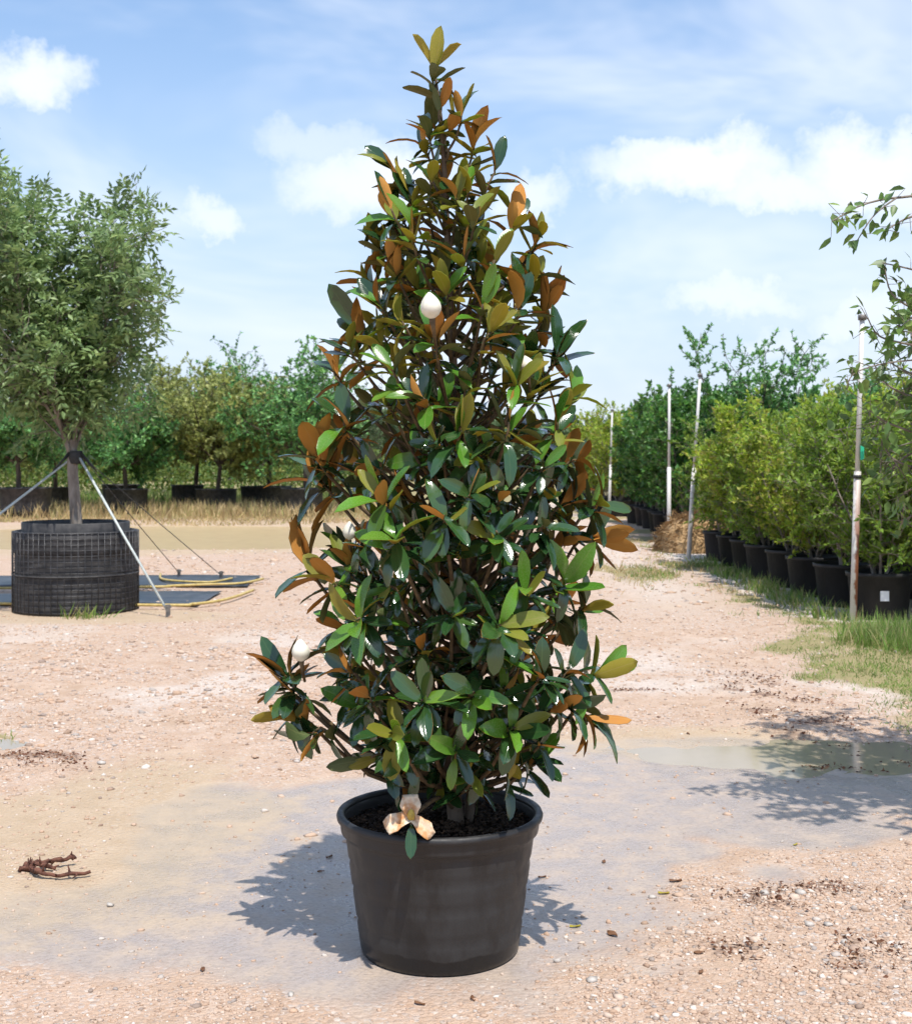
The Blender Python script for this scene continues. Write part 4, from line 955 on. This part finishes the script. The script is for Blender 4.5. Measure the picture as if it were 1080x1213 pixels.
for row, x0 in enumerate((4.5, 5.5, 6.6, 7.7)):
    for k in range(7 if row < 2 else 6):
        y = 25.2+1.3*k+.3*row+pr_.normal(0, .05); x = x0+pr_.normal(0, .06)+.02*k
        put_pot(x, y, f'black pot under dark shrubs, {ORD[row]} row from the track, {ORD[k]} from the straw heap', f'pots under the dark shrubs, row {row+1}')
        put(protoD[(k+row) % 3], (x, y, zs_), pr_.uniform(0, 6), pr_.uniform(.9, 1.12), f'upright dark green shrub, {ORD[row]} row from the track, {ORD[k]} past the straw heap', f'dark shrubs, row {row+1}')
for row, x0 in enumerate((4.5, 5.7)):
    for k in range(5):
        y = 37+2.0*k; x = x0+pr_.normal(0, .1)
        put_pot(x, y, f'black pot in the far shrub block, {("track side", "inner")[row]} row, {ORD[k]} past the last pole', f'far block pots, {("track side", "inner")[row]}')
        put(protoL[k % 3], (x, y, zs_), pr_.uniform(0, 6), pr_.uniform(1.1, 1.3), f'yellow-green shrub in the far block, {("track side", "inner")[row]} row, {ORD[k]} past the last pole', f'far block shrubs, {("track side", "inner")[row]}')
for i, (px, d, H, mt, lb, sprd) in enumerate([(905, 27, 5.0, 'green_tree', 'dark green tree top rising above the lime shrubs', .55), (985, 25, 3.9, 'green_tree', 'dark green tree behind the lime shrubs near the rusty pole', .6),
                                      (742, 52, 3.9, 'blue_tree', 'pale grey-green tree far off beside the last pole', .8), (850, 46, 4.0, 'green_tree', 'green tree far behind the dark shrubs', .7), (690, 58, 3.8, 'wood_far', 'grey-green tree far down the track', .9), (1060, 21, 3.6, 'green_tree', 'dark green tree rising behind the tagged pot', .7)]):
    ctree(80+i, px, d, 0, H, M[mt], M['trunk_dark'], lb, (.11 if d < 30 else .15, .55), 1.0, spread=sprd, name='nursery_tree', leaves=20, sp={'len': [(H-1)*.62, .42, .42], 'up': [0, .10, .08, .05], 'wob': [.03, .08, .1, .15]})
# straw heap
sh = thing('straw_heap', 'rounded heap of tan straw between the lime and dark shrubs', 'straw', (4.25, 22.9, 0))
srs = np.random.default_rng(9); V = []; nu, nv = 28, 12
for i in range(nv):
    e = PI/2*i/(nv-1)
    for k in range(nu):
        a = 2*PI*k/nu; w = 1+.18*(vnoise(math.cos(a)*2+5, math.sin(a)*2+e*2, 1.3)-.5); V.append((.72*w*math.cos(e)**.7*math.cos(a), .7*w*math.cos(e)**.7*math.sin(a), .60*math.sin(e)*w-.01))
F = [[i*nu+k, i*nu+(k+1) % nu, (i+1)*nu+(k+1) % nu, (i+1)*nu+k] for i in range(nv-1) for k in range(nu)]
core = obj('heap_core', make_mesh('heap_core', V, F, [simple('straw_core', (.36, .24, .12), (.46, .31, .17), 30, .9, .8, .02, .1)], smooth=True), sh)
V = np.array(V); ii = srs.integers(0, len(V), 3500); P = V[ii]+srs.normal(0, .02, (3500, 3)); P[:, 2] = np.maximum(P[:, 2], .01)
d = nrm(srs.normal(0, 1, (3500, 3))*np.array([1, 1, .4])+np.array([0, 0, -.2])+P*.4); Vv, Ff = leaf_cloud(P, d, nrm(P+srs.normal(0, .3, P.shape)), srs.uniform(.08, .22, 3500), .008)
obj('straw', make_mesh('straw', Vv, Ff, [M['straw']]), sh)['kind'] = 'stuff'
# poles
for px, py, topx, lb in ((1010, 739, 1021, 'thin galvanised pole streaked with rust, with a green tag, beside the tagged pot'), (815, 662, 829, 'thin leaning galvanised pole standing in front of the straw heap'),
                         (792, 648, 792.5, 'thin upright galvanised pole at the corner of the dark shrubs'), (721, 614, 725, 'thin galvanised pole far down the track past the dark shrubs')):
    g = gp(px, py); H = 2.98; t = thing('pole', lb, 'pole', (g[0], g[1], gz(*g)-.02)); dx = (topx-px)*g[1]/FPX
    b = MB(); b.tube([(0, 0, -.05), (dx*.5, 0, H*.5)], .034 if px > 1000 else .037, 10); b.build('shaft', M['pole_rust' if px > 1000 else 'pole'], t)
    b = MB(); b.tube([(dx*.49, 0, H*.49), (dx, 0, H)], .024, 10); b.build('upper_shaft', M['pole'], t)
    b = MB(); b.tube([(dx, 0, H-.01), (dx, 0, H+.04)], .042, 8); b.build('cap', M['stake'], t)
    if px > 1000:
        b = MB(); b.box((.02, -.045, 1.60), (.055, -.036, 1.74)); b.build('green_tag', M['green_tag'], t, False, (dx*.45, 0, 0))
        b = MB(); b.tube([(dx*.48, 0, 1.42), (dx*.48, 0, 1.455)], .040, 10); b.build('tie', M['tie'], t)

# ---------------------------------------------------------------- tree just outside the frame whose boughs reach in
OX, OY = 2.95, 5.45
ot = thing('roadside_tree', 'leafy tree whose thin boughs reach over the puddle', 'tree', (OX, OY, gz(OX, OY)))
orng = np.random.default_rng(91)
spO = dict(seg=[6, 6, 5, 4], wob=[.04, .1, .15, .2], up=[0, .05, .03, -.02], taper=[.6, .3, .4, .5], kids=[18, 9, 7], t0=[.36, .2, .15], ang=[60, 48, 50], len=[.40, .52, .5], rk=[.45, .5, .5], leaves=10, rmin=.0025, lup=-.1)
tree_parts(orng, spO, M['trunk_grey'], M['overhang'], ot, (.075, .5), [((0, 0, -.06), (-.02, 0, 1), 2.9, .055)],
           keepfn=lambda P, rs: ((P[:, 0]+OX) > np.where(P[:, 2] > 2.35, .362, .332)*(P[:, 1]+OY)) & (P[:, 2] > 1.0))
OL = np.array([[0, 0, 0], [.3, .46, .07], [.65, .36, .04], [1, 0, -.08], [.65, -.36, .04], [.3, -.46, .07], [.3, 0, 0], [.65, 0, -.01]]); OF = [[0, 6, 1], [6, 7, 2, 1], [7, 3, 2], [0, 5, 6], [6, 5, 4, 7], [7, 4, 3]]
olm = []
for k in range(4):
    v = OL.copy(); v[:, 1] *= (.50, .44, .56, .48)[k]; v[:, 2] *= (1, 1.8, .4, 1.3)[k]; olm.append(make_mesh('leaf', v, OF, [M['overhang']], smooth=True))
def o_at(px, py, dy=0): return at(px, py, OY+dy)-np.array([OX, OY, ot.location.z])
cnt = 0; extra = []
boughs = [([(1180, 300, 0), (1110, 238, -.1), (1062, 234, -.15), (1020, 243, -.2), (985, 262, -.25)], 30, .02), ([(1062, 234, -.15), (1035, 255, -.2), (1015, 285, -.22)], 12, .015), ([(1150, 250, 0), (1085, 255, -.1), (1050, 272, -.15)], 16, .02),
          ([(1180, 360, 0), (1100, 325, .1), (1045, 311, .1)], 12, .015), ([(1180, 420, 0), (1100, 375, .1), (1058, 350, .15), (1048, 318, .15)], 18, .02), ([(1180, 460, 0), (1100, 415, .05), (1045, 400, 0), (1028, 378, 0)], 26, .03),
          ([(1100, 425, .05), (1050, 430, 0), (1012, 442, -.05), (1002, 462, -.05)], 24, .025), ([(1180, 520, 0), (1100, 480, .05), (1050, 455, .05), (1035, 430, .05)], 30, .035), ([(1180, 560, 0), (1100, 520, .1), (1050, 500, .1), (1030, 486, .1)], 34, .04),
          ([(1180, 590, 0), (1100, 560, .1), (1060, 545, .1), (1045, 525, .1)], 34, .04),  ([(1150, 560, .1), (1090, 575, .1), (1062, 590, .1)], 18, .03),
          ([(1180, 480, .1), (1085, 445, .15), (1052, 428, .15)], 34, .04), ([(1180, 510, .1), (1090, 470, .2), (1058, 472, .2)], 34, .045), ([(1180, 540, .1), (1088, 535, .2), (1056, 556, .2)], 34, .045), ([(1180, 420, .1), (1095, 395, .2), (1062, 385, .2)], 30, .04), ([(1180, 600, .1), (1095, 605, .2), (1066, 622, .2)], 26, .04)]
for pl, nl, sc in boughs:
    path = smooth_path([o_at(*q) for q in pl], 14)
    if pl[0][0] >= 1150: path = np.vstack([smooth_path([np.array([0, 0, max(path[0][2]-.35, 1.2)]), path[0]], 5)[:-1], path])
    b = MB(); b.tube(path, np.linspace(.010 if len(path) > 14 else .004, .0022, len(path)), 5); b.build('bough', M['trunk_grey'], ot)
    for k in range(int(nl*(1 if cnt < 60 else 1.15))):
        u = (1-orng.random()**1.2*.75)*(len(path)-1) if k else len(path)-1; i = min(int(u), len(path)-2); p = path[i]*(1-(u-i))+path[i+1]*(u-i)
        tang = nrm(path[i+1]-path[i]); d = nrm(tang*.6+orng.normal(0, .7, 3)+np.array([0, 0, -.35])); q = p+d*0; L = orng.uniform(.045, .075)
        off_ = orng.normal(0, sc, 3); twig_end = p+off_*1.6
        if np.linalg.norm(off_) > .02:
            tb = MB(); tb.tube([p, twig_end], [.0016, .0011], 3); tb.build('twig', M['trunk_grey'], ot)
        if cnt >= 295:
            extra.append((twig_end, d, orng.normal(0, .6, 3)+np.array([0, -.3, 1]), L)); continue
        dd, ss, nn = frames(d, orng.normal(0, .6, 3)+np.array([0, -.3, 1])); o = obj('leaf', olm[int(orng.integers(0, 4))], ot)
        o.matrix_local = Matrix(((dd[0]*L, ss[0]*L, nn[0]*L, twig_end[0]), (dd[1]*L, ss[1]*L, nn[1]*L, twig_end[1]), (dd[2]*L, ss[2]*L, nn[2]*L, twig_end[2]), (0, 0, 0, 1))); cnt += 1

if extra:
    V, F = leaf_cloud(np.array([e[0] for e in extra]), np.array([e[1] for e in extra]), np.array([e[2] for e in extra]), np.array([e[3] for e in extra]), .5*np.array([e[3] for e in extra]))
    obj('bough_leaves', make_mesh('bough_leaves', V, F, [M['overhang']]), ot)['kind'] = 'stuff'

# ---------------------------------------------------------------- litter on the ground
def dead_branch(c, paths, label, r0, sd):
    rs = np.random.default_rng(sd); t = thing('dead_branch', label, 'branch', (c[0], c[1], gz(*c)))
    b = MB(); stub = MB()
    for P in paths:
        P = smooth_path(np.array(P, float), 16)+rs.normal(0, .004, (16, 3)); P[:, 2] = np.maximum(P[:, 2], .004); b.tube(P, np.linspace(r0, r0*.45, 16)*rs.uniform(.7, 1.35, 16), 7)
        for k in range(9):
            i = rs.integers(0, 15); d = nrm(rs.normal(0, 1, 3)+np.array([0, 0, .5])); stub.tube([P[i], P[i]+d*rs.uniform(.015, .04)], [r0*.5, r0*.15], 4)
    b.build('wood', M['dead_wood'], t); stub.build('stubs', M['dead_wood'], t)['kind'] = 'stuff'
c = gp(62, 1035)
dead_branch(c, [[(-.12, .05, .015), (-.04, .06, .03), (.03, .09, .035), (.06, .115, .03)], [(-.11, .04, .012), (-.07, -.01, .02), (-.02, -.06, .018), (.06, -.055, .015), (.155, -.03, .015)], [(-.13, .02, .01), (-.06, .03, .03), (.0, .02, .012)]],
            'twisted reddish brown dead branch lying on the wet gravel', .012, 4)
lr = np.random.default_rng(55)
def litter(name, cx, cy, rx, ry, n, label, size):
    a = lr.uniform(0, 2*PI, n); r = np.sqrt(lr.random(n)); x = cx+rx*r*np.cos(a)+lr.normal(0, rx*.15, n); y = cy+ry*r*np.sin(a)+lr.normal(0, ry*.15, n)
    k = lr.random(n) < np.clip((fbm(x, y, 5)-.38)*5, .03, 1); x, y = x[k], y[k]; n = len(x)
    P = np.stack([x, y, ground_h(x, y)+lr.uniform(.003, .012, n)], 1); d = nrm(np.stack([lr.normal(0, 1, n), lr.normal(0, 1, n), lr.normal(.05, .25, n)], 1))
    V, F = leaf_cloud(P, d, nrm(lr.normal(0, .8, (n, 3))+np.array([0, 0, 1])), size*lr.uniform(.35, 1.1, n), size*lr.uniform(.2, .6, n)); tag(obj(name, make_mesh(name, V, F, [M['litter']])), label, 'litter', kind='stuff')
g = gp(985, 1130); litter('leaf_litter', g[0], g[1], .36, .16, 520, 'dark reddish leaf litter scattered over coarse gravel in front of the puddle', .024)
g = gp(955, 1062); litter('leaf_litter', g[0], g[1], .30, .14, 420, 'brown leaf litter on gravel nearer the puddle', .022)
litter('leaf_litter', 2.15, 8.6, .34, 1.5, 900, 'brown leaf litter along the edge of the grass verge', .035)
litter('leaf_litter', 2.3, 6.85, .6, .12, 350, 'dark dead leaves along the puddle edge', .03)
g = gp(40, 905); litter('leaf_litter', g[0], g[1], .3, .3, 500, 'brown leaf litter beside the small puddle', .03)
g = gp(770, 820); litter('leaf_litter', g[0], g[1], .30, .10, 260, 'thin brown litter drift on the track beyond the pot', .028)
def fallen(px, py, L, mat, label, grp=None, rz=0.0):
    g = gp(px, py); V = []; nu, nv = 7, 5
    for i in range(nu):
        t = i/(nu-1); w = L*.45*max(.03, math.sin(PI*min(1, t*.96+.02))**.8)
        for j in range(nv): v = j/(nv-1)-.5; V.append((L*(t-.5), w*v, .003+L*.35*v*v+L*.05*(2*t-1)**2+.06*L*math.sin(5*t+3*v)))
    F = [[i*nv+j, (i+1)*nv+j, (i+1)*nv+j+1, i*nv+j+1] for i in range(nu-1) for j in range(nv-1)]
    o = obj('fallen_leaf', make_mesh('fallen_leaf', V, F, [M[mat]], smooth=True), None, (g[0], g[1], gz(*g))); o.rotation_euler = (0, 0, rz)
    sm = o.modifiers.new('t', 'SOLIDIFY'); sm.thickness = .001; tag(o, label, 'leaf', grp)
fallen(681, 1098, .040, 'fallen_yellow', 'small yellow leaf fallen on the ground beside the black pot', None, .3)
fallen(786, 1058, .042, 'fallen_yellow', 'yellow fallen leaf by a brown one on the gravel', None, .1)
fallen(942, 1000, .030, 'fallen_yellow', 'tiny yellow leaf lying on the pale dried mud', None, .8)
fallen(725, 1108, .055, 'fallen_brown', 'dark brown curled leaf on the gravel right beside the yellow one', None, 2.1)
fallen(800, 1044, .050, 'fallen_brown', 'dark brown fallen leaf next to a yellow one on gravel', None, .2)
fallen(642, 1038, .035, 'fallen_brown', 'brown leaf fallen on the wet mud close to the black pot', None, .5)
for px, py in ((828, 1132), (830, 1155), (880, 1140), (715, 1020), (780, 850), (815, 868), (925, 910), (945, 925), (303, 898), (380, 1032), (390, 1015), (497, 1190), (560, 1185), (240, 1148)):
    fallen(px, py, lr.uniform(.022, .04), 'fallen_brown', 'small brown dead leaf lying alone on the open ground', 'single dead leaves on the ground', lr.uniform(0, 6))
